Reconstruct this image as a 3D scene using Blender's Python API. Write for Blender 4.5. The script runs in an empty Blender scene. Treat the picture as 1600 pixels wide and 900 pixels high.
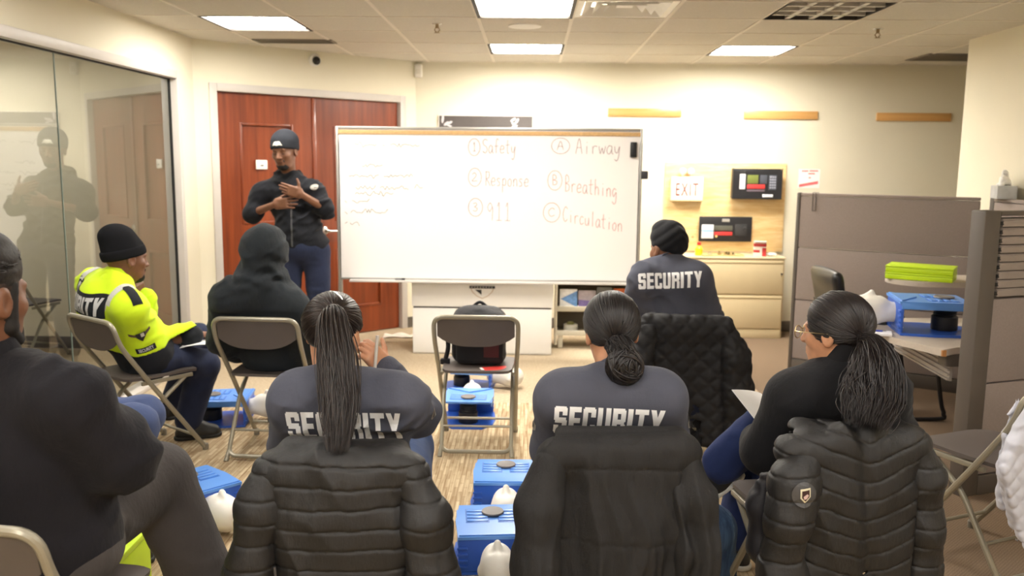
import bpy, bmesh, math, random
import numpy as np
from mathutils import Vector, Matrix
from mathutils.bvhtree import BVHTree
random.seed(7)
SC = bpy.context.scene
COL = SC.collection
PI = math.pi

# ------------------------------------------------------------------ camera
CAM_Z = 1.57
FPX, PITCH, YAW, ROLL = 1344.5, .143, .0208, .0099
def _basis():
    f = Vector((-math.sin(YAW)*math.cos(PITCH), math.cos(YAW)*math.cos(PITCH), -math.sin(PITCH)))
    r = Vector((math.cos(YAW), math.sin(YAW), 0)); u = r.cross(f)
    c, s = math.cos(ROLL), math.sin(ROLL)
    return c*r + s*u, -s*r + c*u, f
CR, CU, CF = _basis()
def ray(px, py): return CR*((px-800)/FPX) - CU*((py-450)/FPX) + CF
def W(px, py, Y):                       # the point of the room seen at a pixel, at depth Y
    d = ray(px, py); t = Y/d.y
    return Vector((d.x*t, Y, CAM_Z + d.z*t))
def WZ(px, py, z):                      # ... at height z
    d = ray(px, py); t = (z-CAM_Z)/d.z
    return Vector((d.x*t, d.y*t, z))
cam = bpy.data.cameras.new('camera'); camo = bpy.data.objects.new('camera', cam); COL.objects.link(camo)
M = Matrix((CR, CU, -CF)).transposed().to_4x4(); M.translation = (0, 0, CAM_Z)
camo.matrix_world = M
cam.sensor_width = 36; cam.lens = 36*FPX/1600; cam.clip_start = .05
cam.dof.use_dof = True; cam.dof.focus_distance = 2.9; cam.dof.aperture_fstop = 3.2
SC.camera = camo
SC.view_settings.view_transform = 'Standard'; SC.view_settings.look = 'None'
SC.view_settings.gamma = 1; SC.view_settings.use_curve_mapping = False
SC.view_settings.exposure = 0.62

# ------------------------------------------------------------------ materials
def lin(c):
    c = c/255.
    return c/12.92 if c <= .04045 else ((c+.055)/1.055)**2.4
def rgb(r, g, b): return (lin(r), lin(g), lin(b), 1)
_mats = {}
class NT:
    def __init__(s, name):
        s.m = bpy.data.materials.new(name); s.m.use_nodes = True
        s.n = s.m.node_tree.nodes; s.l = s.m.node_tree.links
        s.b = s.n['Principled BSDF']; s.tc = s.n.new('ShaderNodeTexCoord')
    def add(s, t, **kw):
        n = s.n.new(t)
        for k, v in kw.items():
            if k.startswith('i_'): n.inputs[k[2:].replace('_', ' ')].default_value = v
            else: setattr(n, k, v)
        return n
    def link(s, a, b): s.l.new(a, b)
    def map(s, scale=(1, 1, 1), rot=(0, 0, 0), out='Object'):
        mp = s.add('ShaderNodeMapping'); mp.inputs['Scale'].default_value = scale; mp.inputs['Rotation'].default_value = rot
        s.link(s.tc.outputs[out], mp.inputs['Vector']); return mp.outputs['Vector']
    def noise(s, vec, scale, detail=3, rough=.55):
        n = s.add('ShaderNodeTexNoise', i_Scale=scale, i_Detail=detail, i_Roughness=rough)
        s.link(vec, n.inputs['Vector']); return n.outputs['Fac']
    def ramp(s, fac, stops):
        r = s.add('ShaderNodeValToRGB'); e = r.color_ramp.elements
        while len(e) < len(stops): e.new(.5)
        for k, (p, c) in enumerate(stops): e[k].position = p; e[k].color = c
        s.link(fac, r.inputs['Fac']); return r.outputs['Color']
    def math(s, op, a, b=0.):
        n = s.add('ShaderNodeMath', operation=op)
        for k, v in enumerate((a, b)):
            if isinstance(v, (int, float)): n.inputs[k].default_value = v
            else: s.link(v, n.inputs[k])
        return n.outputs[0]
    def mix(s, fac, a, b, mode='MIX'):
        n = s.add('ShaderNodeMix', data_type='RGBA', blend_type=mode)
        for k, v in ((0, fac), (6, a), (7, b)):
            if isinstance(v, (int, float, tuple)): n.inputs[k].default_value = v
            else: s.link(v, n.inputs[k])
        return n.outputs[2]
    def bump(s, h, strength=.3, dist=.01):
        n = s.add('ShaderNodeBump', i_Strength=strength, i_Distance=dist)
        s.link(h, n.inputs['Height']); s.link(n.outputs['Normal'], s.b.inputs['Normal'])
    def set(s, **kw):
        for k, v in kw.items():
            s.b.inputs[k.replace('_', ' ')].default_value = v
def mat(name, c, rough=.5, metal=0., var=.06, vscale=8., bump=0., bscale=60., spec=.5, sheen=0., coat=0., bdist=.002):
    if name in _mats: return _mats[name]
    t = NT(name); col = rgb(*c)
    v = t.map()
    if var:
        d = tuple(max(0, x*(1-var)) for x in col[:3])+(1,); u = tuple(min(1, x*(1+var)) for x in col[:3])+(1,)
        t.link(t.ramp(t.noise(v, vscale), [(.3, d), (.7, u)]), t.b.inputs['Base Color'])
    else: t.b.inputs['Base Color'].default_value = col
    t.set(Roughness=rough, Metallic=metal)
    t.b.inputs['Specular IOR Level'].default_value = spec
    if sheen:
        t.b.inputs['Sheen Weight'].default_value = sheen; t.b.inputs['Sheen Roughness'].default_value = .5
    if coat: t.b.inputs['Coat Weight'].default_value = coat
    if bump: t.bump(t.noise(v, bscale, 4), bump, bdist)
    _mats[name] = t.m; return t.m
def cloth_mat(name, c, weave=900., var=.10, vscale=7., rough=.9, sheen=.06, fold=.25, spec=.2):
    if name in _mats: return _mats[name]
    t = NT(name); col = rgb(*c); v = t.map()
    d = tuple(x*(1-var) for x in col[:3])+(1,); u = tuple(min(1, x*(1+var)) for x in col[:3])+(1,)
    t.link(t.ramp(t.noise(v, vscale, 5), [(.3, d), (.7, u)]), t.b.inputs['Base Color'])
    t.set(Roughness=rough); t.b.inputs['Specular IOR Level'].default_value = spec
    t.b.inputs['Sheen Weight'].default_value = sheen; t.b.inputs['Sheen Roughness'].default_value = .45
    h1 = t.noise(t.map((1, 1, .45)), 22., 4, .6); h2 = t.noise(v, weave, 1)
    t.bump(t.math('ADD', t.math('MULTIPLY', h1, 1.), t.math('MULTIPLY', h2, .12)), fold, .02)
    _mats[name] = t.m; return t.m
def emit(name, c, strength):
    if name in _mats: return _mats[name]
    t = NT(name); t.b.inputs['Base Color'].default_value = rgb(*c)
    t.b.inputs['Emission Color'].default_value = rgb(*c); t.b.inputs['Emission Strength'].default_value = strength
    _mats[name] = t.m; return t.m

# ------------------------------------------------------------------ mesh helpers
class MB:
    """collects shapes for ONE mesh object"""
    def __init__(s): s.bm = bmesh.new(); s.smooth = True
    def _x(s, verts, mtx):
        if mtx is not None: bmesh.ops.transform(s.bm, matrix=mtx, verts=verts)
    def box(s, lo, hi, bev=0., seg=2, mtx=None):
        r = bmesh.ops.create_cube(s.bm, size=1)['verts']
        lo, hi = Vector(lo), Vector(hi); c = (lo+hi)/2; d = hi-lo
        bmesh.ops.transform(s.bm, matrix=Matrix.Translation(c) @ Matrix.Diagonal((d.x, d.y, d.z, 1)), verts=r)
        if bev:
            ed = list({e for v in r for e in v.link_edges})
            o = bmesh.ops.bevel(s.bm, geom=ed, offset=bev, segments=seg, profile=.5, affect='EDGES')
            r = list({v for f in o['faces'] for v in f.verts} | {v for v in r if v.is_valid})
            seen = set(r); st = list(r)
            while st:
                v = st.pop()
                for e in v.link_edges:
                    w = e.other_vert(v)
                    if w not in seen: seen.add(w); st.append(w)
            r = list(seen)
        s._x(r, mtx); return s
    def tube(s, pts, r, n=10, caps=True, closed=False, mtx=None):
        pts = [Vector(p) for p in pts]; N = len(pts); rings = []
        rr = r if isinstance(r, (list, tuple)) else [r]*N
        up = None
        for i, p in enumerate(pts):
            a = pts[(i-1) % N] if (closed or i > 0) else p
            b = pts[(i+1) % N] if (closed or i < N-1) else p
            t = (b-a).normalized()
            if up is None:
                up = t.orthogonal().normalized()
            else:
                up = (up - t*up.dot(t))
                up = up.normalized() if up.length > 1e-6 else t.orthogonal().normalized()
            w = t.cross(up)
            rings.append([s.bm.verts.new(p + (up*math.cos(2*PI*k/n) + w*math.sin(2*PI*k/n))*rr[i]) for k in range(n)])
        for i in range(N if closed else N-1):
            A, B = rings[i], rings[(i+1) % N]
            for k in range(n): s.bm.faces.new((A[k], A[(k+1) % n], B[(k+1) % n], B[k]))
        if caps and not closed:
            s.bm.faces.new(rings[0][::-1]); s.bm.faces.new(rings[-1])
        s._x([v for q in rings for v in q], mtx); return s
    def lathe(s, prof, n=24, mtx=None):
        rings = []
        for r, z in prof:
            rings.append([s.bm.verts.new((max(r, 1e-5)*math.cos(2*PI*k/n), max(r, 1e-5)*math.sin(2*PI*k/n), z)) for k in range(n)])
        for A, B in zip(rings, rings[1:]):
            for k in range(n): s.bm.faces.new((A[k], A[(k+1) % n], B[(k+1) % n], B[k]))
        s.bm.faces.new(rings[0][::-1]); s.bm.faces.new(rings[-1])
        s._x([v for q in rings for v in q], mtx); return s
    def prism(s, poly, d, mtx=None, axis='z'):
        """2-D outline extruded by d"""
        def P(x, y, z): return (x, y, z) if axis == 'z' else ((x, z, y) if axis == 'y' else (z, x, y))
        A = [s.bm.verts.new(P(x, y, 0)) for x, y in poly]; B = [s.bm.verts.new(P(x, y, d)) for x, y in poly]
        n = len(poly); s.bm.faces.new(A[::-1]); s.bm.faces.new(B)
        for k in range(n): s.bm.faces.new((A[k], A[(k+1) % n], B[(k+1) % n], B[k]))
        s._x(A+B, mtx); return s
    def grid(s, fn, nu, nv, th=0., mtx=None):
        """surface fn(u,v) in [0,1]^2; with th a closed sheet of that thickness"""
        g = [[s.bm.verts.new(fn(i/nu, j/nv)) for j in range(nv+1)] for i in range(nu+1)]
        fs = []
        for i in range(nu):
            for j in range(nv): fs.append(s.bm.faces.new((g[i][j], g[i+1][j], g[i+1][j+1], g[i][j+1])))
        vs = [v for q in g for v in q]
        if th:
            s.bm.normal_update()
            r = bmesh.ops.solidify(s.bm, geom=fs, thickness=th)
            vs = list(set(vs) | {v for x in r['geom'] if isinstance(x, bmesh.types.BMVert) for v in [x]})
        s._x(vs, mtx); return s
    def ball(s, c, r, u=16, v=10, mtx=None):
        r = r if isinstance(r, (tuple, list)) else (r, r, r)
        q = bmesh.ops.create_uvsphere(s.bm, u_segments=u, v_segments=v, radius=1)['verts']
        bmesh.ops.transform(s.bm, matrix=Matrix.Translation(c) @ Matrix.Diagonal((*r, 1)), verts=q)
        s._x(q, mtx); return s
    def build(s, name, m, parent=None, sharp=35):
        bmesh.ops.recalc_face_normals(s.bm, faces=s.bm.faces)
        me = bpy.data.meshes.new(name); s.bm.to_mesh(me); s.bm.free()
        for p in me.polygons: p.use_smooth = True
        me.set_sharp_from_angle(angle=math.radians(sharp))
        return mk(name, me, m, parent)
def mk(name, me, m, parent=None):
    o = bpy.data.objects.new(name, me); COL.objects.link(o)
    for x in (m if isinstance(m, list) else [m]):
        if x is not None: me.materials.append(x)
    if parent is not None:
        o.parent = parent
        if parent.name in WROOT: o.matrix_parent_inverse = Matrix.Translation(-parent.location)
    return o
WROOT = set()
def thing_w(name, label, cat, loc, group=None):     # a thing whose parts are modelled in room coordinates
    o = thing(name, label, cat, loc, 0, group); WROOT.add(o.name); return o
def tag(o, label=None, cat=None, group=None, kind=None):
    if label: o['label'] = label
    if cat: o['category'] = cat
    if group: o['group'] = group
    if kind: o['kind'] = kind
    return o
def thing(name, label, cat, loc=(0, 0, 0), rz=0., group=None):
    o = bpy.data.objects.new(name, None); COL.objects.link(o)
    o.empty_display_size = .1
    o.location = loc; o.rotation_euler = (0, 0, rz); return tag(o, label, cat, group)
def struct(o): o['kind'] = 'structure'; return o
def copy_tree(o, parent=None):
    c = o.copy(); COL.objects.link(c)
    if parent is not None: c.parent = parent
    for ch in list(o.children): copy_tree(ch, c)
    return c
def T(x, y, z): return Matrix.Translation((x, y, z))
def Rz(a): return Matrix.Rotation(a, 4, 'Z')
def Rx(a): return Matrix.Rotation(a, 4, 'X')
def Ry(a): return Matrix.Rotation(a, 4, 'Y')
def arc(c, r, a0, a1, n, plane='xz', y=0):
    out = []
    for k in range(n+1):
        a = a0+(a1-a0)*k/n; p = (c[0]+r*math.cos(a), c[1]+r*math.sin(a))
        out.append((p[0], y, p[1]) if plane == 'xz' else (p[0], p[1], y))
    return out
def bez(pts, n=24):
    """smooth curve through points (Catmull-Rom)"""
    P = [Vector(p) for p in pts]; P = [2*P[0]-P[1]]+P+[2*P[-1]-P[-2]]; o = []
    seg = len(P)-3
    for k in range(n+1):
        u = k/n*seg; i = min(int(u), seg-1); t = u-i; a, b, c, d = P[i:i+4]
        o.append(.5*((2*b)+(c-a)*t+(2*a-5*b+4*c-d)*t*t+(3*b-3*c+d-a)*t*t*t))
    return o

# ------------------------------------------------------------------ lettering
def text_mesh(s, size, bold=0., squash=1., shear=0., depth=.001, align='CENTER', space=1.):
    cu = bpy.data.curves.new('t', 'FONT'); cu.body = s; cu.size = size; cu.align_x = align; cu.align_y = 'CENTER'
    cu.offset = bold; cu.shear = shear; cu.extrude = depth/2; cu.resolution_u = 3; cu.space_character = space
    o = bpy.data.objects.new('t', cu); COL.objects.link(o)
    dg = bpy.context.evaluated_depsgraph_get(); dg.update()
    me = bpy.data.meshes.new_from_object(o.evaluated_get(dg))
    bpy.data.objects.remove(o); bpy.data.curves.remove(cu)
    for v in me.vertices: v.co.x *= squash
    me.materials.clear()
    return me
def frame_mtx(o, x, y):
    """matrix whose x,y axes are given and z = x cross y, at o"""
    x = Vector(x).normalized(); y = Vector(y); z = x.cross(y).normalized(); y = z.cross(x)
    m = Matrix((x, y, z)).transposed().to_4x4(); m.translation = o; return m
def flat_text(name, s, size, m, mtx, parent=None, **kw):
    me = text_mesh(s, size, **kw); me.transform(mtx); return mk(name, me, m, parent)
def wrap_mesh(me, mtx, target, lift=.002, cell=.012, dirv=None):
    """lays a flat mesh onto the surface of target objects along its own -z"""
    bm = bmesh.new(); bm.from_mesh(me)
    xs = [v.co.x for v in bm.verts]; ys = [v.co.y for v in bm.verts]
    for ax, vals in ((0, xs), (1, ys)):
        a = min(vals)+cell
        while a < max(vals):
            no = Vector((1, 0, 0)) if ax == 0 else Vector((0, 1, 0))
            bmesh.ops.bisect_plane(bm, geom=bm.verts[:]+bm.edges[:]+bm.faces[:], plane_co=no*a, plane_no=no, dist=1e-6)
            a += cell
    vs, ps = [], []
    for t in target:
        b = len(vs); mw = t.matrix_basis
        vs += [mw @ v.co for v in t.data.vertices]; ps += [tuple(b+i for i in p.vertices) for p in t.data.polygons]
    tree = BVHTree.FromPolygons(vs, ps)
    zd = (mtx.to_3x3() @ Vector((0, 0, 1))).normalized() if dirv is None else -Vector(dirv).normalized()
    dead = []
    for v in bm.verts:
        p = mtx @ Vector((v.co.x, v.co.y, 0)); h = tree.ray_cast(p+zd*.35, -zd, .8)
        if h[0] is None: dead.append(v); continue
        v.co = h[0] + zd*(lift + max(0., v.co.z))
    bmesh.ops.delete(bm, geom=dead, context='VERTS')
    out = bpy.data.meshes.new('wrap'); bm.to_mesh(out); bm.free()
    return out
def wrap_text(name, s, size, m, mtx, target, parent, lift=.002, cell=.012, sx=1., sy=1., **kw):
    me = text_mesh(s, size, depth=0., **kw); me.transform(Matrix.Diagonal((sx, sy, 1, 1)))
    return mk(name, wrap_mesh(me, mtx, target, lift, cell), m, parent)
def poly_mesh(poly):
    bm = bmesh.new(); f = bm.faces.new([bm.verts.new((x, y, 0)) for x, y in poly])
    bmesh.ops.triangulate(bm, faces=[f]); me = bpy.data.meshes.new('p'); bm.to_mesh(me); bm.free(); return me

# ------------------------------------------------------------------ implicit solids -> mesh (blended cones and ellipsoids)
f32 = np.float32
def V3(p): return np.array(p, f32)
def vnoise(P, seed=0):
    i = np.floor(P).astype(np.int64); f = (P-i).astype(f32); f = f*f*(3-2*f)
    def h(a, b, c):
        n = (a*374761393 + b*668265263 + c*2147483647 + seed*974711) & 0xffffffff
        n = ((n ^ (n >> 13))*1274126177) & 0xffffffff
        return ((n ^ (n >> 16)) & 0xffff).astype(f32)/65535.
    x, y, z = i[:, 0], i[:, 1], i[:, 2]; u, v, w = f[:, 0], f[:, 1], f[:, 2]
    def L(a, b, t): return a+(b-a)*t
    return L(L(L(h(x, y, z), h(x+1, y, z), u), L(h(x, y+1, z), h(x+1, y+1, z), u), v),
             L(L(h(x, y, z+1), h(x+1, y, z+1), u), L(h(x, y+1, z+1), h(x+1, y+1, z+1), u), v), w)*2-1
class Solid:
    def __init__(s): s.ops = []; s.disp = None; s.lo = V3((1e9,)*3); s.hi = V3((-1e9,)*3)
    def _add(s, fn, c, r, k, op):
        s.ops.append((fn, V3(c), float(r), k, op))
        if op == 'u': s.lo = np.minimum(s.lo, V3(c)-r); s.hi = np.maximum(s.hi, V3(c)+r)
        return s
    def cone(s, a, b, ra, rb, k=.02, op='u'):
        a, b = V3(a), V3(b); ab = b-a; L2 = float(ab@ab)+1e-9
        def fn(P):
            t = np.clip(((P-a)@ab)/L2, 0, 1)
            return np.linalg.norm(P-a-t[:, None]*ab, axis=1) - (ra+(rb-ra)*t)
        return s._add(fn, (a+b)/2, math.sqrt(L2)/2+max(ra, rb), k, op)
    def chain(s, pts, rad, k=.02, k0=None):
        for i in range(len(pts)-1):
            s.cone(pts[i], pts[i+1], rad[i], rad[i+1], k if (i or k0 is None) else k0)
        return s
    def ell(s, c, r, R=None, k=.02, op='u'):
        """R: 3 axes (rows) of the ellipsoid"""
        c = V3(c); r = V3(r); R = None if R is None else np.array([list(x) for x in R], f32)
        def fn(P):
            q = P-c
            if R is not None: q = q@R.T
            a = np.linalg.norm(q/r, axis=1); b = np.linalg.norm(q/(r*r), axis=1)
            return a*(a-1)/np.maximum(b, 1e-6)
        return s._add(fn, c, float(r.max()), k, op)
    def box(s, c, r, R=None, rnd=.01, k=.02, op='u'):
        c = V3(c); r = V3(r); R = None if R is None else np.array([list(x) for x in R], f32)
        def fn(P):
            q = P-c
            if R is not None: q = q@R.T
            q = np.abs(q)-(r-rnd)
            return np.linalg.norm(np.maximum(q, 0), axis=1)+np.minimum(q.max(axis=1), 0)-rnd
        return s._add(fn, c, float(np.linalg.norm(r)), k, op)
    def plane(s, p, n, k=.004):
        """keeps the side the normal points away from"""
        p = V3(p); n = V3(Vector(n).normalized())
        return s._add(lambda P: (P-p)@n, p, 1e3, k, 'i')
    def ev(s, P, lo=None, hi=None):
        d = np.full(len(P), 1., f32)
        for fn, c, r, k, op in s.ops:
            if lo is not None and r < 100:
                g = np.maximum(np.maximum(lo-c, c-hi), 0)
                if float(np.sqrt((g*g).sum()))-r > .09: continue
            q = fn(P).astype(f32)
            if op == 'u':
                if k > 0:
                    h = np.maximum(k-np.abs(d-q), 0)/k; d = np.minimum(d, q)-h*h*k*.25
                else: d = np.minimum(d, q)
            else:
                if op == 's': q = -q
                h = np.maximum(k-np.abs(d-q), 0)/max(k, 1e-6); d = np.maximum(d, q)+h*h*k*.25
        if s.disp is not None: d = d - s.disp(P)
        return d
    def mesh(s, h, pad=.03):
        B = 8; lo = s.lo-pad; n = np.ceil((s.hi+pad-lo)/(B*h)).astype(int); bs = B*h
        ii = np.stack(np.meshgrid(*[np.arange(k) for k in n], indexing='ij'), -1).reshape(-1, 3)
        C = (lo+(ii+.5)*bs).astype(f32)
        keep = []
        for a in range(0, len(C), 200000):
            c = C[a:a+200000]; keep.append(np.abs(s.ev(c)) < bs*.87*1.25+.03)
        ii = ii[np.concatenate(keep)]
        order = np.lexsort((ii[:, 2]//4, ii[:, 1]//4, ii[:, 0]//4)); ii = ii[order]
        g = np.stack(np.meshgrid(*[np.arange(B+1)]*3, indexing='ij'), -1).reshape(-1, 3)
        NY, NZ = int(n[1]*B+2), int(n[2]*B+2)
        VK, VP, QE = [], [], []
        co = np.array([[x, y, z] for x in (0, 1) for y in (0, 1) for z in (0, 1)])
        ed = [(a, b) for a in range(8) for b in range(a+1, 8) if np.abs(co[a]-co[b]).sum() == 1]
        for a in range(0, len(ii), 64):
            blk = ii[a:a+64]; G = (blk[:, None, :]*B + g[None])
            P = (lo+G.reshape(-1, 3)*h).astype(f32)
            l, u = P.min(0), P.max(0)
            v = s.ev(P, l, u).reshape(len(blk), B+1, B+1, B+1); neg = v < 0
            cs = [neg[:, x:x+B, y:y+B, z:z+B] for x, y, z in co]
            cnt = sum(c.astype(np.int8) for c in cs); act = (cnt > 0) & (cnt < 8)
            idx = np.argwhere(act)
            if not len(idx): continue
            vals = np.stack([v[idx[:, 0], idx[:, 1]+x, idx[:, 2]+y, idx[:, 3]+z] for x, y, z in co], 1)
            acc = np.zeros((len(idx), 3)); num = np.zeros(len(idx))
            for p, q in ed:
                m = (vals[:, p] < 0) != (vals[:, q] < 0)
                t = np.where(m, vals[:, p]/np.where(m, vals[:, p]-vals[:, q], 1), 0)
                acc += m[:, None]*(co[p]+(co[q]-co[p])*t[:, None]); num += m
            cell = blk[idx[:, 0]]*B+idx[:, 1:]
            VP.append(lo+(cell+acc/num[:, None])*h); VK.append((cell[:, 0]*NY+cell[:, 1])*NZ+cell[:, 2])
            for ax in range(3):
                sl0 = neg[:, :B, :B, :B]; sh = [slice(0, B)]*3; sh[ax] = slice(1, B+1)
                sl1 = neg[(slice(None), *sh)]
                e = np.argwhere(sl0 != sl1)
                if not len(e): continue
                flip = sl0[tuple(e.T)]; c0 = blk[e[:, 0]]*B+e[:, 1:]
                o1, o2 = [(1, 2), (2, 0), (0, 1)][ax]
                quad = []
                for d1, d2 in ((1, 1), (0, 1), (0, 0), (1, 0)):
                    c = c0.copy(); c[:, o1] -= d1; c[:, o2] -= d2
                    quad.append((c[:, 0]*NY+c[:, 1])*NZ+c[:, 2])
                quad = np.stack(quad, 1); quad[~flip] = quad[~flip][:, ::-1]; QE.append(quad)
        if not VK: raise ValueError('empty solid')
        K = np.concatenate(VK); Vv = np.concatenate(VP); Q = np.concatenate(QE)
        o = np.argsort(K); K = K[o]; Vv = Vv[o]
        ix = np.searchsorted(K, Q); ix = np.minimum(ix, len(K)-1); ok = (K[ix] == Q).all(1)
        return Vv.astype(f32), ix[ok].astype(np.int32)
def np_mesh(name, V, F):
    me = bpy.data.meshes.new(name)
    me.vertices.add(len(V)); me.vertices.foreach_set('co', np.asarray(V, f32).ravel())
    me.loops.add(F.size); me.loops.foreach_set('vertex_index', F.ravel().astype(np.int32))
    me.polygons.add(len(F)); me.polygons.foreach_set('loop_start', np.arange(0, F.size, F.shape[1], dtype=np.int32))
    me.polygons.foreach_set('use_smooth', np.ones(len(F), bool))
    me.update(calc_edges=True); me.validate(); return me
def relax(V, F, it=1, lam=.5):
    for _ in range(it):
        S = np.zeros_like(V); N = np.zeros(len(V), f32)
        for a, b in ((0, 1), (1, 2), (2, 3), (3, 0)):
            np.add.at(S, F[:, a], V[F[:, b]]); np.add.at(N, F[:, a], 1); np.add.at(S, F[:, b], V[F[:, a]]); np.add.at(N, F[:, b], 1)
        V = V + lam*(S/np.maximum(N, 1)[:, None]-V)
    return V
def solid_obj(name, sol, h, m, parent=None, smooth=1):
    V, F = sol.mesh(h)
    if smooth: V = relax(V, F, smooth)
    return mk(name, np_mesh(name, V, F), m, parent)
# ------------------------------------------------------------------ heavy block letters
BLK = {'S': [(.05, .81, .55, 1), (0, .50, .22, .95), (.05, .40, .55, .60), (.38, .05, .60, .50), (.05, 0, .55, .19), (.38, .68, .60, .95), (0, .05, .22, .32)],
       'E': [(0, 0, .24, 1), (.2, .81, .56, 1), (.2, .41, .52, .60), (.2, 0, .56, .19)], 'C': [(0, .06, .23, .94), (.06, .81, .54, 1), (.06, 0, .54, .19), (.38, .64, .60, .94), (.38, .06, .60, .36)],
       'U': [(0, .06, .23, 1), (.38, .06, .61, 1), (.06, 0, .55, .19)], 'R': [(0, 0, .23, 1), (.2, .81, .55, 1), (.38, .52, .61, .94), (.2, .42, .56, .60), (.40, 0, .61, .42)],
       'I': [(0, 0, .24, 1)], 'T': [(0, .81, .62, 1), (.195, 0, .425, .85)], 'Y': None}
def block_word(word, h, sx=1., gap=.09):
    """flat mesh of the word, centred, cap height h"""
    bm = bmesh.new(); x = 0; n = 0
    for ch in word:
        if ch == 'Y':
            P = [[(0, 1), (.24, 1), (.43, .42), (.20, .42)], [(.42, 1), (.66, 1), (.45, .42), (.22, .42)], [(.21, 0), (.44, 0), (.44, .45), (.21, .45)]]; w = .66
        else:
            P = [[(a, b), (c, b), (c, d), (a, d)] for a, b, c, d in BLK[ch]]; w = max(c for a, b, c, d in BLK[ch])
        for q in P:
            f = bm.faces.new([bm.verts.new(((x+px)*h*sx, (py-.5)*h, n*2e-5)) for px, py in q]); n += 1
            f.normal_update()
            if f.normal.z < 0: f.normal_flip()
        x += w+gap
    W_ = (x-gap)*h*sx
    for v in bm.verts: v.co.x -= W_/2
    me = bpy.data.meshes.new('w'); bm.to_mesh(me); bm.free(); return me
def wrap_block(name, word, width, h, m, mtx, target, parent, lift=.003, cell=.012):
    me = block_word(word, h); xs = [v.co.x for v in me.vertices]; k = width/(max(xs)-min(xs)); me.transform(Matrix.Diagonal((k, 1, 1, 1)))
    return mk(name, wrap_mesh(me, mtx, target, lift, cell), m, parent)

# ------------------------------------------------------------------ strands of hair
def tubes_np(paths, rads, sides=4):
    V, F = [], []; base = 0
    for pts, r in zip(paths, rads):
        pts = np.asarray(pts, f32); n = len(pts); tg = np.gradient(pts, axis=0); tg /= np.linalg.norm(tg, axis=1, keepdims=True)+1e-9
        ref = np.array([.3, .2, 1.], f32) if abs(tg[0, 2]) < .8 else np.array([1., .2, .1], f32)
        u = np.cross(tg, ref); u /= np.linalg.norm(u, axis=1, keepdims=True)+1e-9; w = np.cross(tg, u)
        rr = r*np.clip(np.minimum(np.linspace(.7, 6, n), np.linspace(6, .25, n)), 0, 1)
        for k in range(sides):
            a = 2*PI*k/sides; V.append(pts+(u*math.cos(a)+w*math.sin(a))*rr[:, None])
        i = np.arange(n-1)
        for k in range(sides):
            A = base+k*n+i; B = base+((k+1) % sides)*n+i; F.append(np.stack([A, B, B+1, A+1], 1))
        base += n*sides
    return np.concatenate(V), np.concatenate(F)
def hair_mat(name, c1, c2):
    t = NT(name); n = t.noise(t.map((1, 1, 1)), 90, 3)
    t.link(t.ramp(n, [(.3, rgb(*c1)), (.75, rgb(*c2))]), t.b.inputs['Base Color']); t.set(Roughness=.42); t.b.inputs['Specular IOR Level'].default_value = .55
    t.b.inputs['Anisotropic'].default_value = .4; return t.m
# ================================================================== the room
CEIL = CAM_Z + .937
XL, XR, YB = -2.64, 3.21, 8.22
CL = Vector((-2.64, 6.80, 0)); CB = Vector((-1.09, 8.22, 0))       # ends of the angled door wall
YC = 6.60                                                          # corner of the right wall
TX0, TY0, TS = -.359, 5.749, .61                                   # ceiling grid
wall_m = mat('cream_wall_paint', (226, 219, 198), .75, var=.02, vscale=2, bump=.08, bscale=220)
frame_m = mat('grey_painted_metal_frame', (196, 190, 184), .45, var=.02)
base_m = mat('dark_rubber_baseboard', (96, 88, 80), .6, var=.05)

# floor: brown and cream dashed carpet, plain beige beyond
def carpet_mat():
    t = NT('dashed_carpet'); v = t.map()
    rot = t.map((1, 1, 1), (0, 0, PI/2))
    br = t.add('ShaderNodeTexBrick', offset=.5, offset_frequency=2, squash=1.)
    t.link(rot, br.inputs['Vector'])
    br.inputs['Color1'].default_value = rgb(206, 188, 158); br.inputs['Color2'].default_value = rgb(142, 116, 86)
    br.inputs['Mortar'].default_value = rgb(150, 126, 98)
    br.inputs['Scale'].default_value = 1; br.inputs['Mortar Size'].default_value = .004; br.inputs['Mortar Smooth'].default_value = .3
    br.inputs['Brick Width'].default_value = .115; br.inputs['Row Height'].default_value = .024; br.inputs['Bias'].default_value = -.05
    st = t.noise(t.map((95, 3.5, 1)), 1., 2)
    pat = t.mix(.42, br.outputs['Color'], t.ramp(st, [(.35, rgb(128, 102, 74)), (.62, rgb(214, 198, 168))]))
    fib = t.noise(v, 420., 2)
    plain = t.ramp(t.noise(v, 60., 3), [(.3, rgb(166, 150, 128)), (.7, rgb(188, 172, 148))])
    ck = t.add('ShaderNodeTexChecker'); ck.inputs['Scale'].default_value = 130; t.link(v, ck.inputs['Vector'])
    ck.inputs['Color1'].default_value = rgb(142, 122, 102); ck.inputs['Color2'].default_value = rgb(106, 90, 76)
    weave = t.mix(.55, ck.outputs['Color'], t.ramp(fib, [(.35, rgb(104, 88, 74)), (.65, rgb(146, 127, 108))]))
    sp = t.add('ShaderNodeSeparateXYZ'); t.link(t.tc.outputs['Object'], sp.inputs[0])
    far = t.math('GREATER_THAN', sp.outputs['Y'], 5.55)
    right = t.math('GREATER_THAN', sp.outputs['X'], 1.62)
    c = t.mix(far, pat, plain); c = t.mix(right, c, weave)
    c = t.mix(.35, c, t.ramp(fib, [(.3, rgb(70, 60, 50)), (.7, rgb(255, 250, 240))]), 'SOFT_LIGHT')
    t.link(c, t.b.inputs['Base Color']); t.set(Roughness=.95); t.b.inputs['Specular IOR Level'].default_value = .1
    t.bump(fib, .5, .004); return t.m
MB().box((-5.2, -5.0, -.08), (6.2, YB+.12, 0)).build('floor', carpet_mat())
struct(bpy.data.objects['floor'])

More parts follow.
